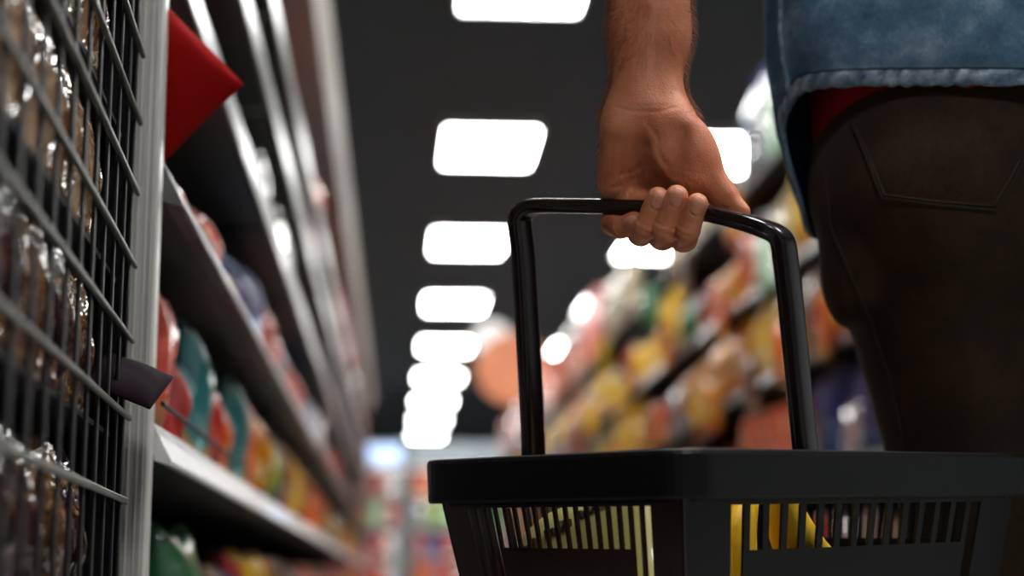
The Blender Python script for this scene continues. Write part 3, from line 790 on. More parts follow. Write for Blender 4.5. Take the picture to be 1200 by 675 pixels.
def surface_nets(fn, lo, hi, h):
    xs, ys_, zs = [np.arange(lo[i], hi[i] + h, h, dtype=np.float32) for i in range(3)]
    nx, ny, nz = len(xs), len(ys_), len(zs); val = np.empty((nx, ny, nz), np.float32)
    YY, ZZ = np.meshgrid(ys_, zs, indexing='ij'); base = np.stack([np.zeros(ny * nz, np.float32), YY.ravel(), ZZ.ravel()], 1)
    CH = max(1, 200000 // (ny * nz))
    for i in range(0, nx, CH):
        k = xs[i:i + CH]; p = np.tile(base, (len(k), 1)); p[:, 0] = np.repeat(k, ny * nz); val[i:i + CH] = fn(p).reshape(len(k), ny, nz)
    s = val < 0
    c = np.zeros((nx - 1, ny - 1, nz - 1), np.int8)
    for dx in (0, 1):
        for dy in (0, 1):
            for dz in (0, 1): c += s[dx:nx - 1 + dx, dy:ny - 1 + dy, dz:nz - 1 + dz]
    act = (c > 0) & (c < 8); idx = -np.ones(act.shape, np.int64); ii = np.argwhere(act); idx[act] = np.arange(len(ii))
    acc = np.zeros((len(ii), 3)); cnt = np.zeros(len(ii))
    for ax in range(3):
        o = [a for a in range(3) if a != ax]
        for u in (0, 1):
            for v in (0, 1):
                a = ii.copy(); a[:, o[0]] += u; a[:, o[1]] += v; b = a.copy(); b[:, ax] += 1
                va = val[a[:, 0], a[:, 1], a[:, 2]]; vb = val[b[:, 0], b[:, 1], b[:, 2]]; m = (va < 0) != (vb < 0)
                t = np.where(m, va / np.where(m, va - vb, 1), 0)
                q = a.astype(float); q[:, ax] += t; acc[m] += q[m]; cnt[m] += 1
    V_ = acc / cnt[:, None] * h + np.array([xs[0], ys_[0], zs[0]])
    faces = []
    for ax in range(3):
        o = [(1, 2), (2, 0), (0, 1)][ax]
        sl0 = [slice(None)] * 3; sl1 = [slice(None)] * 3; sl0[ax] = slice(0, -1); sl1[ax] = slice(1, None)
        d = s[tuple(sl0)].astype(np.int8) - s[tuple(sl1)].astype(np.int8)
        e = np.argwhere(d != 0); e = e[(e[:, o[0]] > 0) & (e[:, o[1]] > 0)]
        sh = np.array(act.shape); ok = (e[:, o[0]] < sh[o[0]]) & (e[:, o[1]] < sh[o[1]]); e = e[ok]
        sg = d[e[:, 0], e[:, 1], e[:, 2]]
        def at(du, dv):
            a = e.copy(); a[:, o[0]] -= du; a[:, o[1]] -= dv; return idx[a[:, 0], a[:, 1], a[:, 2]]
        q = np.stack([at(0, 0), at(1, 0), at(1, 1), at(0, 1)], 1)
        q[sg < 0] = q[sg < 0][:, ::-1]; faces.append(q)
    return V_, np.concatenate(faces)
def grad(fn, p, e):
    g = np.empty_like(p)
    for a in range(3):
        d = np.zeros(3, p.dtype); d[a] = e; g[:, a] = fn(p + d) - fn(p - d)
    return g / np.maximum(np.linalg.norm(g, axis=1, keepdims=True), 1e-9)
def np_mesh(name, V_, Fc, m):
    me = bpy.data.meshes.new(name); me.vertices.add(len(V_)); me.vertices.foreach_set('co', V_.astype(np.float32).ravel())
    me.loops.add(len(Fc) * 4); me.loops.foreach_set('vertex_index', Fc.astype(np.int32).ravel())
    me.polygons.add(len(Fc)); me.polygons.foreach_set('loop_start', np.arange(len(Fc), dtype=np.int32) * 4); me.polygons.foreach_set('loop_total', np.full(len(Fc), 4, np.int32))
    me.polygons.foreach_set('use_smooth', [True] * len(Fc)); me.update(calc_edges=True); me.validate(); me.materials.append(m); return me

# -- hand frame in millimetres: X right, Y up, W towards the viewer of the photo, about the grip
HS = 1.28 / F * 1000     # mm per pixel at the grip
HO = P(785, 240, 1.28)
def hx_(px): return (px - 785) * HS
def hy_(py): return (240 - py) * HS
def h2w(v): return HO + RT * (float(v[0]) / 1000) + UP * (float(v[1]) / 1000) - FW * (float(v[2]) / 1000)
def W_bar(X): return .45 * X + 1 if X > 0 else .62 * X + 1     # follows the handle's own run in depth
def Hp(px, py, w_): 
    s = 1 - w_ / 1280.0       # keep the pixel when moved in depth
    return np.array(((px - 600) / F * 1280 * s - (785 - 600) / F * 1280, ((CY - py) * s - (CY - 240)) / F * 1280, w_), np.float32)
def wb(px):
    return W_bar(hx_(px))
# finger joints (pixel, pixel, depth mm)
FG = {
 'index':  [(812, 232, wb(806) - 30), (801, 279, wb(803) - 13), (806, 270, wb(806) + 15), (817, 239, wb(817) + 20)],
 'middle': [(787, 232, wb(783) - 30), (776, 277, wb(778) - 13), (780, 269, wb(781) + 16), (793, 230, wb(793) + 20)],
 'ring':   [(757, 232, wb(757) - 30), (751, 273, wb(754) - 13), (757, 266, wb(757) + 16), (771, 232, wb(771) + 19)],
 'pinky':  [(722, 236, wb(728) - 27), (719, 262, wb(728) - 14), (728, 267, wb(735) + 4), (743, 259, wb(745) + 12)],
}
FR = {'index': (10.8, 10.0, 9.0, 7.7), 'middle': (11.0, 10.2, 9.3, 8.1), 'ring': (10.4, 9.8, 8.9, 7.9), 'pinky': (9.6, 8.8, 8.0, 7.0)}
J = {k: [Hp(*q) for q in v] for k, v in FG.items()}
WR = Hp(757, 122, -26)          # wrist centre
ELB = Hp(765, -300, -95)
def creases(d, p):
    def groove(d, pts, depth, wd):
        q = np.full(len(p), 1e9, np.float32)
        fl = np.array([1, 1, 0], np.float32); pf = p * fl
        for a, b in zip(pts[:-1], pts[1:]): q = np.minimum(q, seg(pf, Hp(*a) * fl, Hp(*b) * fl, 0, 0))
        front = np.clip((p[:, 2] - (.5 * p[:, 0] - 27)) / 8, 0, 1)
        return d + depth * .52 * np.exp(-(q / (wd * 1.15)) ** 2) * front * (.75 + .25 * np.sin(p[:, 1] * .45 + p[:, 0] * .3))
    f = lambda px: wb(px) - 6
    d = groove(d, [(758, 142, -8), (768, 162, -9), (772, 184, -12), (785, 204, -4), (812, 216, 4)], 1.5, 2.0)       # thenar crease
    d = groove(d, [(727, 206, -30), (744, 200, -22), (764, 190, -14)], 1.3, 1.8)
    d = groove(d, [(712, 222, -38), (730, 218, -30), (750, 205, -20)], 1.2, 1.7)
    for k in range(6):
        d = groove(d, [(724 + 7 * k, 204 - 3.0 * k, 0), (730 + 6.5 * k, 214 - 2 * k, 0), (733 + 7 * k, 228 - k, 0)], .55, 1.1)
    d = groove(d, [(765, 150, 0), (760, 165, 0), (764, 190, 0), (772, 208, 0)], .5, 1.4)
    d = groove(d, [(712, 200, 0), (724, 212, 0), (728, 230, 0)], .4, 1.2)
    d = groove(d, [(775, 190, 0), (800, 202, 0), (824, 205, 0)], .5, 1.3)
    d = groove(d, [(800, 160, 0), (812, 178, 0), (820, 200, 0)], .3, 1.6)
    d = groove(d, [(722, 126, -12), (745, 131, -4), (775, 131, -4), (797, 126, -14)], 1.1, 1.5)
    d = groove(d, [(728, 121, -12), (750, 125, -4), (785, 124, -6)], .4, 1.2)
    return d
def hand_sdf(p):
    # forearm: elliptical, thickening towards the elbow
    fa = segf(p, WR + np.array([0, -4, 0]), Hp(762, 40, -42), 26.2, 28.4, (0, .15, 1), .80)
    fb = segf(p, Hp(762, 40, -42), Hp(764, -150, -78), 28.4, 41, (0, .15, 1), .88)
    fc = segf(p, Hp(764, -150, -78), ELB, 41, 38, (0, .15, 1), 1.0)
    d = smin(smin(fa, fb, 14), fc, 20)
    # tendons at the wrist
    d = smin(d, seg(p, Hp(757, 60, -24), Hp(760, 122, -9), 3.0, 2.6), 7)
    d = smin(d, seg(p, Hp(745, 60, -26), Hp(749, 122, -10), 2.4, 2.2), 7)
    # palm from metacarpals
    P0 = [Hp(783, 140, -26), Hp(768, 138, -26), Hp(752, 138, -28), Hp(735, 140, -30)]
    pal = None
    for k, (nm, p0, r0, r1) in enumerate([('index', P0[0], 17, 13.2), ('middle', P0[1], 18, 13.6), ('ring', P0[2], 18, 13.2), ('pinky', P0[3], 17, 11.6)]):
        b = J[nm][0] + np.array([0, 0, -2.5])
        s_ = segf(p, p0, b, r0, r1, (-.35, 0, 1), .92); pal = s_ if pal is None else smin(pal, s_, 9)
    hyp = segf(p, Hp(729, 152, -21), Hp(719, 214, -36), 15.5, 13, (-.5, 0, 1), 1.0)       # heel under the little finger
    pal = smin(pal, hyp, 9)
    th0, th1, th2, th3 = Hp(789, 146, -16), Hp(818, 196, -4), Hp(848, 230, 1), Hp(869, 248, 8)
    then = ell(p, Hp(801, 178, -3), (25, 33, 17), [[.86, .5, 0], [-.5, .86, 0], [0, 0, 1]])
    pal = smin(pal, then, 10)
    pal = smin(pal, segf(p, Hp(730, 236, -36), Hp(806, 236, -12), 8, 8, (-.35, 0, 1), .9), 6)
    d = smin(d, pal, 18)
    th = smin(seg(p, th0, th1, 17.5, 14.2), seg(p, th1, th2, 14.2, 10.4), 6)
    d = smin(d, th, 9)
    th = smin(seg(p, th1, th2, 14.2, 10.2), seg(p, th2, th3, 10.2, 6.6), 4); d = smin(d, th, 3)
    # hollow of the palm
    d = smax(d, -ell(p, Hp(770, 200, 9), (11, 34, 9), [[.86, -.5, 0], [.5, .86, 0], [0, 0, 1]]), 16)
    d = creases(d, p)
    fs_ = None
    for nm in ('index', 'middle', 'ring', 'pinky'):
        j = J[nm]; r = FR[nm]
        a = seg(p, j[0], j[1], r[0], r[1]); d = smin(d, seg(p, j[0], j[0] * .45 + j[1] * .55, r[0], (r[0] + r[1]) / 2), 7)
        c1 = smin(a, seg(p, j[1], j[2], r[1], r[2]), 4); c1 = smin(c1, seg(p, j[2], j[3], r[2], r[3]), 3.2)
        # soft pads and knuckle folds
        m_ = (j[2] * .45 + j[3] * .55); c1 = smin(c1, seg(p, m_ - np.array([0, 0, 2]), j[3] - np.array([0, 0, 2]), r[3] * .95, r[3] * .9), 3)
        for (c_, dep, wd) in ((j[2] + (j[1] - j[2]) * .08, .5, 1.3), (j[2] + (j[3] - j[2]) * .16, .45, 1.1)):
            ax = (j[3] - j[2]) / np.linalg.norm(j[3] - j[2]); t = (p - c_) @ ax
            c1 = c1 + dep * np.exp(-(t / wd) ** 2) * (np.abs(c1) < 6)
        fs_ = c1 if fs_ is None else smin(fs_, c1, .9)
    d = smin(d, fs_, 1.2)
    return d
Vh, Fh = surface_nets(hand_sdf, (-70, -48, -95), (72, 262, 45), 1.0)
for _ in range(1):
    g = grad(hand_sdf, Vh.astype(np.float32), .6); Vh = Vh - g * hand_sdf(Vh.astype(np.float32))[:, None]
g = grad(hand_sdf, Vh.astype(np.float32), .6)
nail = np.zeros(len(Vh))
for nm in ('index', 'middle', 'ring', 'pinky'):
    j = J[nm]; ax = (j[3] - j[2]) / np.linalg.norm(j[3] - j[2])
    out = np.array([0.05, 0, 1.0]); out = out - ax * (out @ ax); out /= np.linalg.norm(out); sd = np.cross(ax, out)
    if nm == 'pinky': out = np.array([.3, .2, 1]); out -= ax * (out @ ax); out /= np.linalg.norm(out); sd = np.cross(ax, out)
    c_ = j[3] + ax * 1.0 + out * FR[nm][3]; q = Vh - c_; u, v, w_ = q @ sd, q @ ax, q @ out
    rs, rl = FR[nm][3] * .62, FR[nm][3] * .88
    e_ = ((np.abs(u) / rs) ** 2.6 + (np.abs(v) / rl) ** 2.6) ** (1 / 2.6); front = (g @ out) > .1
    front = front * (np.abs(w_) < 4.5); m_ = np.clip((1.06 - e_) / .12, 0, 1) * front; nail = np.maximum(nail, m_)
    tipw = np.clip((v - rl * .70) / (rl * .15), 0, 1) * m_
    Vh = Vh + out * (m_ * .45)[:, None] - out * (np.exp(-((e_ - 1.12) / .09) ** 2) * .45 * front)[:, None]
skin, nt, b = new_mat('skin'); N = nt.nodes; L = nt.links
tc = N.new('ShaderNodeTexCoord')
n1 = N.new('ShaderNodeTexNoise'); n1.inputs['Scale'].default_value = 38; n1.inputs['Detail'].default_value = 5; L.new(tc.outputs['Object'], n1.inputs[0])
cr = N.new('ShaderNodeValToRGB'); cr.color_ramp.elements[0].position = .3; cr.color_ramp.elements[1].position = .72
cr.color_ramp.elements[0].color = srgb(200, 112, 78); cr.color_ramp.elements[1].color = srgb(226, 150, 112); L.new(n1.outputs['Fac'], cr.inputs[0])
at = N.new('ShaderNodeAttribute'); at.attribute_name = 'nail'
mx = N.new('ShaderNodeMix'); mx.data_type = 'RGBA'; L.new(at.outputs['Fac'], mx.inputs[0]); L.new(cr.outputs[0], mx.inputs[6]); mx.inputs[7].default_value = srgb(216, 146, 120)
L.new(mx.outputs[2], b.inputs['Base Color'])
mr = N.new('ShaderNodeMapRange'); mr.inputs[3].default_value = .52; mr.inputs[4].default_value = .42; L.new(at.outputs['Fac'], mr.inputs[0]); L.new(mr.outputs[0], b.inputs['Roughness'])
setin(b, Subsurface_Weight=.12, Subsurface_Radius=(.9, .35, .2), Subsurface_Scale=.004, Specular_IOR_Level=.4)
n2 = N.new('ShaderNodeTexVoronoi'); n2.inputs['Scale'].default_value = 620; L.new(tc.outputs['Object'], n2.inputs[0])
n3 = N.new('ShaderNodeTexNoise'); n3.inputs['Scale'].default_value = 260; L.new(tc.outputs['Object'], n3.inputs[0])
ad = N.new('ShaderNodeMath'); ad.operation = 'ADD'; L.new(n2.outputs['Distance'], ad.inputs[0]); L.new(n3.outputs['Fac'], ad.inputs[1])
bp = N.new('ShaderNodeBump'); bp.inputs['Strength'].default_value = .28; bp.inputs['Distance'].default_value = .0007; L.new(ad.outputs[0], bp.inputs['Height']); L.new(bp.outputs[0], b.inputs['Normal'])
def to_world(V_):
    B = np.array([list(RT), list(UP), [-FW.x, -FW.y, -FW.z]]); return V_ / 1000 @ B + np.array(HO)

# -- the rest of the body, metres, world axes
yb_ = 1.47
xc = x_at(1211, yb_, .85)
person = empty('person', (xc, yb_, 0)); tag(person, 'person in a blue denim shirt and dark brown trousers holding the basket, seen from behind', 'person')
def toP(V_): return V_ - np.array([xc, yb_, 0])
elbw = to_world(np.array([ELB])) [0]
shl = np.array([xc - .20, yb_ + .02, 1.44])
def body_sdf(p):
    d = ell(p, (xc, yb_, 1.22), (.155, .10, .30)); d = smin(d, ell(p, (xc, yb_, .93), (.16, .11, .15)), .08)
    d = smin(d, seg(p, (xc - .16, yb_, 1.43), (xc + .16, yb_, 1.43), .055, .055), .06)
    d = smin(d, seg(p, (xc, yb_, 1.42), (xc, yb_ + .02, 1.56), .058, .055), .04)
    d = smin(d, ell(p, (xc, yb_ + .03, 1.67), (.077, .097, .118)), .02); d = smin(d, ell(p, (xc, yb_ + .075, 1.60), (.05, .05, .05)), .03)
    d = smin(d, ell(p, (xc, yb_ + .135, 1.655), (.014, .02, .022)), .015)
    for s in (-1, 1): d = smin(d, ell(p, (xc + s * .08, yb_ + .025, 1.665), (.012, .02, .032)), .006)
    d = smin(d, seg(p, shl, elbw, .052, .042), .04); d = smin(d, seg(p, elbw, elbw + np.array(to_world(np.array([Hp(764, -120, -74)]))[0] - elbw), .040, .040), .02)
    s2 = np.array([xc + .20, yb_ + .02, 1.44]); e2 = np.array([xc + .25, yb_ - .02, 1.14]); w2 = np.array([xc + .26, yb_ + .06, .90])
    d = smin(d, seg(p, s2, e2, .052, .042), .04); d = smin(d, seg(p, e2, w2, .042, .027), .02)
    d = smin(d, ell(p, w2 + np.array([0, .01, -.06]), (.018, .04, .055)), .02)
    for k in range(4):
        a = w2 + np.array([.0, -.018 + .018 * k, -.10]); d = smin(d, seg(p, a, a + np.array([-.006, 0, -.045]), .009, .0085), .004); d = smin(d, seg(p, a + np.array([-.006, 0, -.045]), a + np.array([-.024, 0, -.07]), .0085, .007), .004)
    a = w2 + np.array([-.01, .04, -.05]); d = smin(d, seg(p, a, a + np.array([-.012, .03, -.05]), .011, .009), .008)
    for s in (-1, 1):
        d = smin(d, seg(p, (xc + s * .085, yb_, .88), (xc + (-.016 if s < 0 else .07), yb_ + (.11 if s < 0 else .02), .50), .078, .05), .03)
        d = smin(d, seg(p, (xc + (-.016 if s < 0 else .07), yb_ + (.11 if s < 0 else .02), .50), (xc + s * .055, yb_, .10), .05, .034), .02)
    return d
Vb, Fb = surface_nets(body_sdf, (xc - .48, yb_ - .2, .06), (xc + .42, yb_ + .24, 1.82), .011)
Vhw = to_world(Vh)
Va = np.concatenate([toP(Vhw), toP(Vb)]); Fa = np.concatenate([Fh, Fb + len(Vh)])
me = np_mesh('body', Va, Fa, skin)
att = me.attributes.new('nail', 'FLOAT', 'POINT'); att.data.foreach_set('value', np.concatenate([nail, np.zeros(len(Vb))]).astype(np.float32))
body = link('body', me, person)
tag(body, 'bare forearm and left hand gripping the basket handle')

# arm hair
hr = np.random.default_rng(3); g = grad(hand_sdf, Vh.astype(np.float32), .6)
fore = np.where((Vh[:, 1] > 66) & (Vh[:, 1] < 250))[0]
sel = hr.choice(fore, 9000, replace=True); hv = []; hf = []
facing = g[sel, 2]
left = np.where((Vh[:, 0] < -42) & (Vh[:, 1] > 20) & (Vh[:, 1] < 68) & (g[:, 0] < -.6))[0]
sel = np.concatenate([sel, hr.choice(left, 70)])
for i in sel:
    p = Vh[i]; n = g[i]; y = p[1]
    if n[2] > .35 and y < 105 and hr.random() < .93: continue       # the inner wrist is bare
    if n[2] > .35 and hr.random() < .45: continue
    ln = hr.uniform(6, 14) * (1 if y > 90 else .75)
    t1 = np.array([hr.normal(0, .45), -1 + hr.normal(0, .25), hr.normal(0, .3)]); t1 -= n * (t1 @ n); t1 /= np.linalg.norm(t1)
    d0 = n * .75 + t1 * .6; d1 = n * .25 + t1
    a = p + d0 * ln * .4; b_ = a + d1 * ln * .6; r = .11
    side = np.cross(d0, n + np.array([.1, .2, .3])); side /= np.linalg.norm(side) + 1e-6; up2 = np.cross(side, d0); up2 /= np.linalg.norm(up2) + 1e-6
    k = len(hv)
    for q, rr in ((p - n * .3, r), (a, r * .8)):
        for an in (0, 2.1, 4.2): hv.append(q + (side * math.cos(an) + up2 * math.sin(an)) * rr)
    hv.append(b_)
    for m_ in range(3):
        m2 = (m_ + 1) % 3; hf.append((k + m_, k + m2, k + 3 + m2, k + 3 + m_)); hf.append((k + 3 + m_, k + 3 + m2, k + 6))
hw = toP(to_world(np.array(hv)))
M['hair'] = noise_mat('arm_hair', srgb(92, 60, 36), srgb(120, 82, 50), 30, .4, spec=.6)
_nt = M['hair'].node_tree; _o = [n for n in _nt.nodes if n.type == 'OUTPUT_MATERIAL'][0]; _t = _nt.nodes.new('ShaderNodeBsdfTranslucent'); _t.inputs[0].default_value = srgb(236, 176, 110)
_mx = _nt.nodes.new('ShaderNodeMixShader'); _mx.inputs[0].default_value = .45; _nt.links.new(_nt.nodes['Principled BSDF'].outputs[0], _mx.inputs[1]); _nt.links.new(_t.outputs[0], _mx.inputs[2]); _nt.links.new(_mx.outputs[0], _o.inputs[0])
ho = MB().add([tuple(v) for v in hw], hf).build('arm_hair', M['hair'], person); ho['kind'] = 'stuff'
# head hair
def hair_sdf(p):
    d = ell(p, (xc, yb_ + .02, 1.70), (.088, .106, .112)); return smax(d, -(p[:, 2] - 1.62 - .5 * (p[:, 1] - yb_ - .0)), .02)
Vq, Fq = surface_nets(hair_sdf, (xc - .12, yb_ - .12, 1.5), (xc + .12, yb_ + .16, 1.84), .01)
link('hair', np_mesh('hair', toP(Vq), Fq, M['hair']), person)

# -- trousers
def tro_sdf(p):
    d = ell(p, (xc, yb_ + .005, .90), (.190, .125, .18)); 
    d = smin(d, ell(p, (xc - .085, yb_ - .045, .845), (.10, .085, .10)), .05); d = smin(d, ell(p, (xc + .085, yb_ - .045, .845), (.10, .085, .10)), .05)
    for s in (-1, 1):
        d = smin(d, seg(p, (xc + s * .095, yb_ + .0, .85), (xc + (-.016 if s < 0 else .07), yb_ + (.11 if s < 0 else .02), .52), .104, .072), .03)
        d = smin(d, seg(p, (xc + (-.016 if s < 0 else .07), yb_ + (.11 if s < 0 else .02), .52), (xc + s * .055, yb_ + .0, .07), .072, .056), .03)
    # folds
    d = d + .0035 * np.sin(p[:, 2] * 62 + p[:, 0] * 40) * np.exp(-((p[:, 2] - .80) / .06) ** 2) * np.clip((xc - .1 - p[:, 0]) / .05, 0, 1)
    d = d + .003 * np.sin(p[:, 0] * 70 + p[:, 2] * 22) * np.clip((.8 - p[:, 2]) / .1, 0, 1)
    d = smin(d, ell(p, (xc - .175, yb_ - .0, .775), (.018, .04, .05)), .03)
    d = smax(d, p[:, 2] - 1.02, .01); d = smax(d, .05 - p[:, 2], .01)
    return d
Vt, Ft = surface_nets(tro_sdf, (xc - .24, yb_ - .18, .03), (xc + .24, yb_ + .18, 1.04), .006)
def cloth_mat(name, c1, c2, c3, sc1, weave, rough=.9, bumpd=.0006, sheen=0):
    m, nt, b = new_mat(name); N = nt.nodes; L = nt.links; tc = N.new('ShaderNodeTexCoord')
    a = N.new('ShaderNodeTexNoise'); a.inputs['Scale'].default_value = sc1; a.inputs['Detail'].default_value = 6; a.inputs['Roughness'].default_value = .65; L.new(tc.outputs['Object'], a.inputs[0])
    cr = N.new('ShaderNodeValToRGB'); cr.color_ramp.elements[0].color = c1; cr.color_ramp.elements[1].color = c3; cr.color_ramp.elements[0].position = .3; cr.color_ramp.elements[1].position = .75
    e = cr.color_ramp.elements.new(.52); e.color = c2; L.new(a.outputs['Fac'], cr.inputs[0])
    f = N.new('ShaderNodeTexNoise'); f.inputs['Scale'].default_value = weave; f.inputs['Detail'].default_value = 2; mp = N.new('ShaderNodeMapping'); mp.inputs['Scale'].default_value = (1, 1, .35); L.new(tc.outputs['Object'], mp.inputs[0]); L.new(mp.outputs[0], f.inputs[0])
    mx = N.new('ShaderNodeMix'); mx.data_type = 'RGBA'; mx.blend_type = 'OVERLAY'; mx.inputs[0].default_value = .5; L.new(cr.outputs[0], mx.inputs[6]); L.new(f.outputs['Fac'], mx.inputs[7]); L.new(mx.outputs[2], b.inputs['Base Color'])
    bp = N.new('ShaderNodeBump'); bp.inputs['Strength'].default_value = .6; bp.inputs['Distance'].default_value = bumpd; L.new(f.outputs['Fac'], bp.inputs['Height']); L.new(bp.outputs[0], b.inputs['Normal'])
    setin(b, Roughness=rough, Sheen_Weight=sheen, Specular_IOR_Level=.2); return m
M['trouser'] = cloth_mat('brown_denim', srgb(42, 31, 23), srgb(50, 37, 27), srgb(63, 48, 35), 26, 700, sheen=.05)
M['thread'] = noise_mat('dark_thread', srgb(34, 28, 24), srgb(44, 36, 30), 200, .9)
M['denim'] = cloth_mat('washed_denim', srgb(58, 88, 114), srgb(90, 122, 148), srgb(150, 176, 194), 22, 900)
M['denim_hem'] = cloth_mat('worn_denim_hem', srgb(62, 84, 108), srgb(104, 128, 150), srgb(170, 186, 198), 90, 900)
M['redcloth'] = cloth_mat('red_cotton', srgb(120, 12, 10), srgb(140, 16, 12), srgb(160, 22, 16), 20, 600)
tro = link('trousers', np_mesh('trousers', toP(Vt), Ft, M['trouser']), person)
def cast(fn, px, py, t0=.9):
    d = np.array(ray(px, py)); o = np.array(CAM); t = t0
    for _ in range(80):
        q = (o + d * t).astype(np.float32)[None]; v = float(fn(q)[0]); t += v * .8
        if abs(v) < .0003: break
    q = (o + d * t).astype(np.float32)[None]
    if abs(float(fn(q)[0])) > .01: return None
    return q[0], grad(fn, q, .003)[0]
def seam_on(fn, pix, name, m, par, r=.0011, off=.0006, dens=6):
    pts = []
    for (a, b) in zip(pix[:-1], pix[1:]):
        n = max(2, int(math.hypot(b[0] - a[0], b[1] - a[1]) / dens))
        for k in range(n):
            h = cast(fn, a[0] + (b[0] - a[0]) * k / n, a[1] + (b[1] - a[1]) * k / n)
            if h is not None: pts.append(Vector(toP(h[0] + h[1] * off)))
    if len(pts) > 2: return MB().tube(pts, r, 6).build(name, m, par, True)
seam_on(tro_sdf, [(966, 200), (976, 270), (1000, 330), (1022, 380), (1042, 440), (1056, 500), (1066, 560)], 'seam', M['thread'], tro, .0013)
pocket = [(1000, 146), (1012, 175), (1034, 232), (1100, 240), (1167, 246), (1186, 215), (1204, 180)]
pk_ = seam_on(tro_sdf, pocket, 'pocket', M['thread'], tro, .0013, .001)
seam_on(tro_sdf, [(1005, 150), (1016, 175), (1037, 228), (1100, 236), (1164, 241), (1181, 213), (1198, 182)], 'pocket_stitch', noise_mat('brown_thread', srgb(66, 52, 38), srgb(76, 60, 44), 200, .9), tro, .0006, .0008)

# -- shirt
def shirt_r(phi, z):
    """phi 0 = back (towards the camera), 90 = left side"""
    k = min(max((z - .78) / .67, 0), 1)
    ax = float(np.interp(z, [.79, .84, .90, .98, 1.2, 1.45], [.203, .217, .234, .242, .236, .225])); ay = .150
    wob = 1 + .012 * math.sin(phi * 5 + z * 9) + .007 * math.sin(phi * 11 - z * 17)
    return ax * wob, ay * wob
def hem_z(phi):
    d = math.degrees(phi) % 360; d = d if d <= 180 else 360 - d
    if d < 70: return .916 - .012 * math.cos(R(d * 1.9))
    if d < 80: return .9235 - .012 * ((d - 70) / 10) ** 2
    if d < 104: t = (d - 80) / 24; return .9115 - .094 * (t * .35 + .65 * t * t * (3 - 2 * t))
    return .8175 - .008 * math.sin(R(d - 104))
def shirt_pt(phi, z, off=0):
    a, b = shirt_r(phi, z)
    flare = 0
    n = Vector((-math.sin(phi) / a, -math.cos(phi) / b, 0)).normalized()
    return Vector((-(a) * math.sin(phi), -(b) * math.cos(phi), z)) + n * (off - .004 * math.exp(-((z - hem_z(phi)) / .02) ** 2)), n
mb = MB(); NP, NZ = 180, 46; vs = []
for j in range(NZ + 1):
    for i in range(NP):
        ph = 2 * math.pi * i / NP; hz = hem_z(ph); t = j / NZ; z = hz + (1.50 - hz) * t
        p, n = shirt_pt(ph, z)
        k = max(0, (z - 1.36) / .14); p.x *= 1 - .62 * k ** 2; p.y *= 1 - .45 * k ** 2
        vs.append(p)
fs = [(j * NP + i, j * NP + (i + 1) % NP, (j + 1) * NP + (i + 1) % NP, (j + 1) * NP + i) for j in range(NZ) for i in range(NP)]
shirt = mb.add(vs, fs).build('shirt', M['denim'], person, True)
sm = shirt.modifiers.new('thickness', 'SOLIDIFY'); sm.thickness = .002; sm.offset = -1
# hem band, puckered
mb = MB(); NH = 720; vs = []; wear = []
for i in range(NH):
    ph = 2 * math.pi * i / NH; hz = hem_z(ph); 
    for (dz, of, am) in ((-.0015, -.001, 0), (-.0025, .0016, .5), (.0005, .0030, 1), (.003, .0034, 1), (.006, .0034, 1), (.009, .0028, .8), (.0118, .0012, .2)):
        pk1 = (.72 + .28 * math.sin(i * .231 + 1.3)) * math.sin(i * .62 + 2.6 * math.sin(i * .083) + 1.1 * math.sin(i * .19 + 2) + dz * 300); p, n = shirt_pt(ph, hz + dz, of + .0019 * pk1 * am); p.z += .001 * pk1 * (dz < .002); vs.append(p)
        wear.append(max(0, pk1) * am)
fs = [(i * 7 + k, ((i + 1) % NH) * 7 + k, ((i + 1) % NH) * 7 + k + 1, i * 7 + k + 1) for i in range(NH) for k in range(6)]
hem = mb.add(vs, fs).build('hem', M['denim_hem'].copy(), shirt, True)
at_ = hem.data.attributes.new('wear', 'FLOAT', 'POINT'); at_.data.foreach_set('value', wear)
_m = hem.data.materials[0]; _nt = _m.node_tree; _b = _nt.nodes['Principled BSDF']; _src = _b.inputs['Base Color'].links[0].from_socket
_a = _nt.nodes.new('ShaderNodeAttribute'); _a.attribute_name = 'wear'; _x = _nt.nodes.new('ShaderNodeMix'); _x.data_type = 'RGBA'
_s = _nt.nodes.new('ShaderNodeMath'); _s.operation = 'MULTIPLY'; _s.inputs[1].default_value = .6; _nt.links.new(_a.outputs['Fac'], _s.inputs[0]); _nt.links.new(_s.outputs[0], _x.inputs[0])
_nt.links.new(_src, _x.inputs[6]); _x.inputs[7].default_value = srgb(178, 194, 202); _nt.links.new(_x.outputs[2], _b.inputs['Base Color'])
MB().tube([shirt_pt(2 * math.pi * i / 360, hem_z(2 * math.pi * i / 360) + .0125, .0012)[0] for i in range(360)], .0007, 5, closed=True).build('hem_stitch', M['thread'], hem)
# side seam
for ph0 in (R(77), R(-77)):
    MB().tube([shirt_pt(ph0, .915 + .44 * k / 40, .0012)[0] for k in range(41)], .0028, 6).build('side_seam', M['denim_hem'], shirt, True)
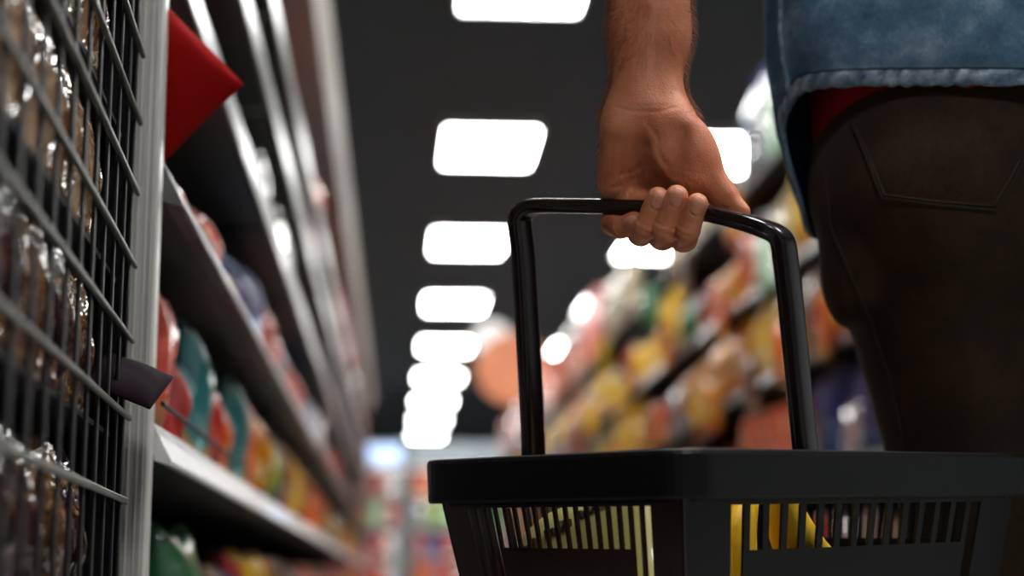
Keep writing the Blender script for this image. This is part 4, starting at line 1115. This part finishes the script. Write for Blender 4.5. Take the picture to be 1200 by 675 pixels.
# sleeve, rolled above the elbow
def tubes_sleeve(a, b, c, r0, r1, nm):
    A_, B_ = Vector(toP(np.array(a))), Vector(toP(np.array(b)))
    pts = [A_.lerp(B_, k / 10) for k in range(11)]
    if c is not None:        # bent at the elbow
        C_ = Vector(toP(np.array(c))); pts = [A_.lerp(B_, k / 6) for k in range(6)] + [B_.lerp(C_, .12)] + [B_.lerp(C_, .15 + .85 * k / 4) for k in range(1, 5)]
    s_ = MB().tube(pts, [r0 + (r1 - r0) * k / 10 + .003 * math.sin(k * 2.1) for k in range(11)], 20, cap=False).build(nm, M['denim'], person, True)
    s_.modifiers.new('thickness', 'SOLIDIFY').thickness = .002
    MB().tube([pts[8], pts[9], pts[10]], [r1 + .006, r1 + .007, r1 + .005], 20, cap=False).build('rolled_cuff', M['denim_hem'], s_, True)
el_in = elbw * .85 + shl * .15
tubes_sleeve(shl + np.array([.03, 0, .02]), elbw, to_world(np.array([Hp(763, -112, -72)]))[0], .072, .053, 'sleeve')
tubes_sleeve(np.array([xc + .17, yb_ + .02, 1.46]), np.array([xc + .245, yb_ - .015, 1.18]), None, .072, .062, 'sleeve')
# red undershirt showing under the hem
def und_z(ph):
    d = math.degrees(ph) % 360; d = d if d <= 180 else 360 - d
    if d < 26: return .91
    if d < 70: t = (d - 26) / 44; return .91 - .082 * t ** 1.3
    return .828
mb = MB(); vs = []; NZ = 10
for j in range(NZ + 1):
    for i in range(120):
        ph = 2 * math.pi * i / 120; z = und_z(ph) + (1.3 - und_z(ph)) * j / NZ; vs.append(Vector((-.199 * math.sin(ph), -.139 * math.cos(ph), z)))
fs = [(j * 120 + i, j * 120 + (i + 1) % 120, (j + 1) * 120 + (i + 1) % 120, (j + 1) * 120 + i) for j in range(NZ) for i in range(120)]
und = mb.add(vs, fs).build('undershirt', M['redcloth'], person, True); und.modifiers.new('thickness', 'SOLIDIFY').thickness = .0015
# shoes
def shoe_sdf_for(s):
    def f(p):
        d = seg(p, (xc + s * .065, yb_ - .03, .05), (xc + s * .085, yb_ + .15, .038), .042, .036); d = smin(d, seg(p, (xc + s * .062, yb_ - .0, .07), (xc + s * .06, yb_ - .0, .11), .042, .045), .02)
        return smax(d, .004 - p[:, 2], .004)
    return f
for s in (-1, 1):
    f = shoe_sdf_for(s); V_, F_ = surface_nets(f, (xc + s * .075 - .09, yb_ - .1, -.01), (xc + s * .075 + .09, yb_ + .22, .13), .008)
    link('shoe', np_mesh('shoe', toP(V_), F_, M['steel_dark']), person)
bpy.context.view_layer.update()
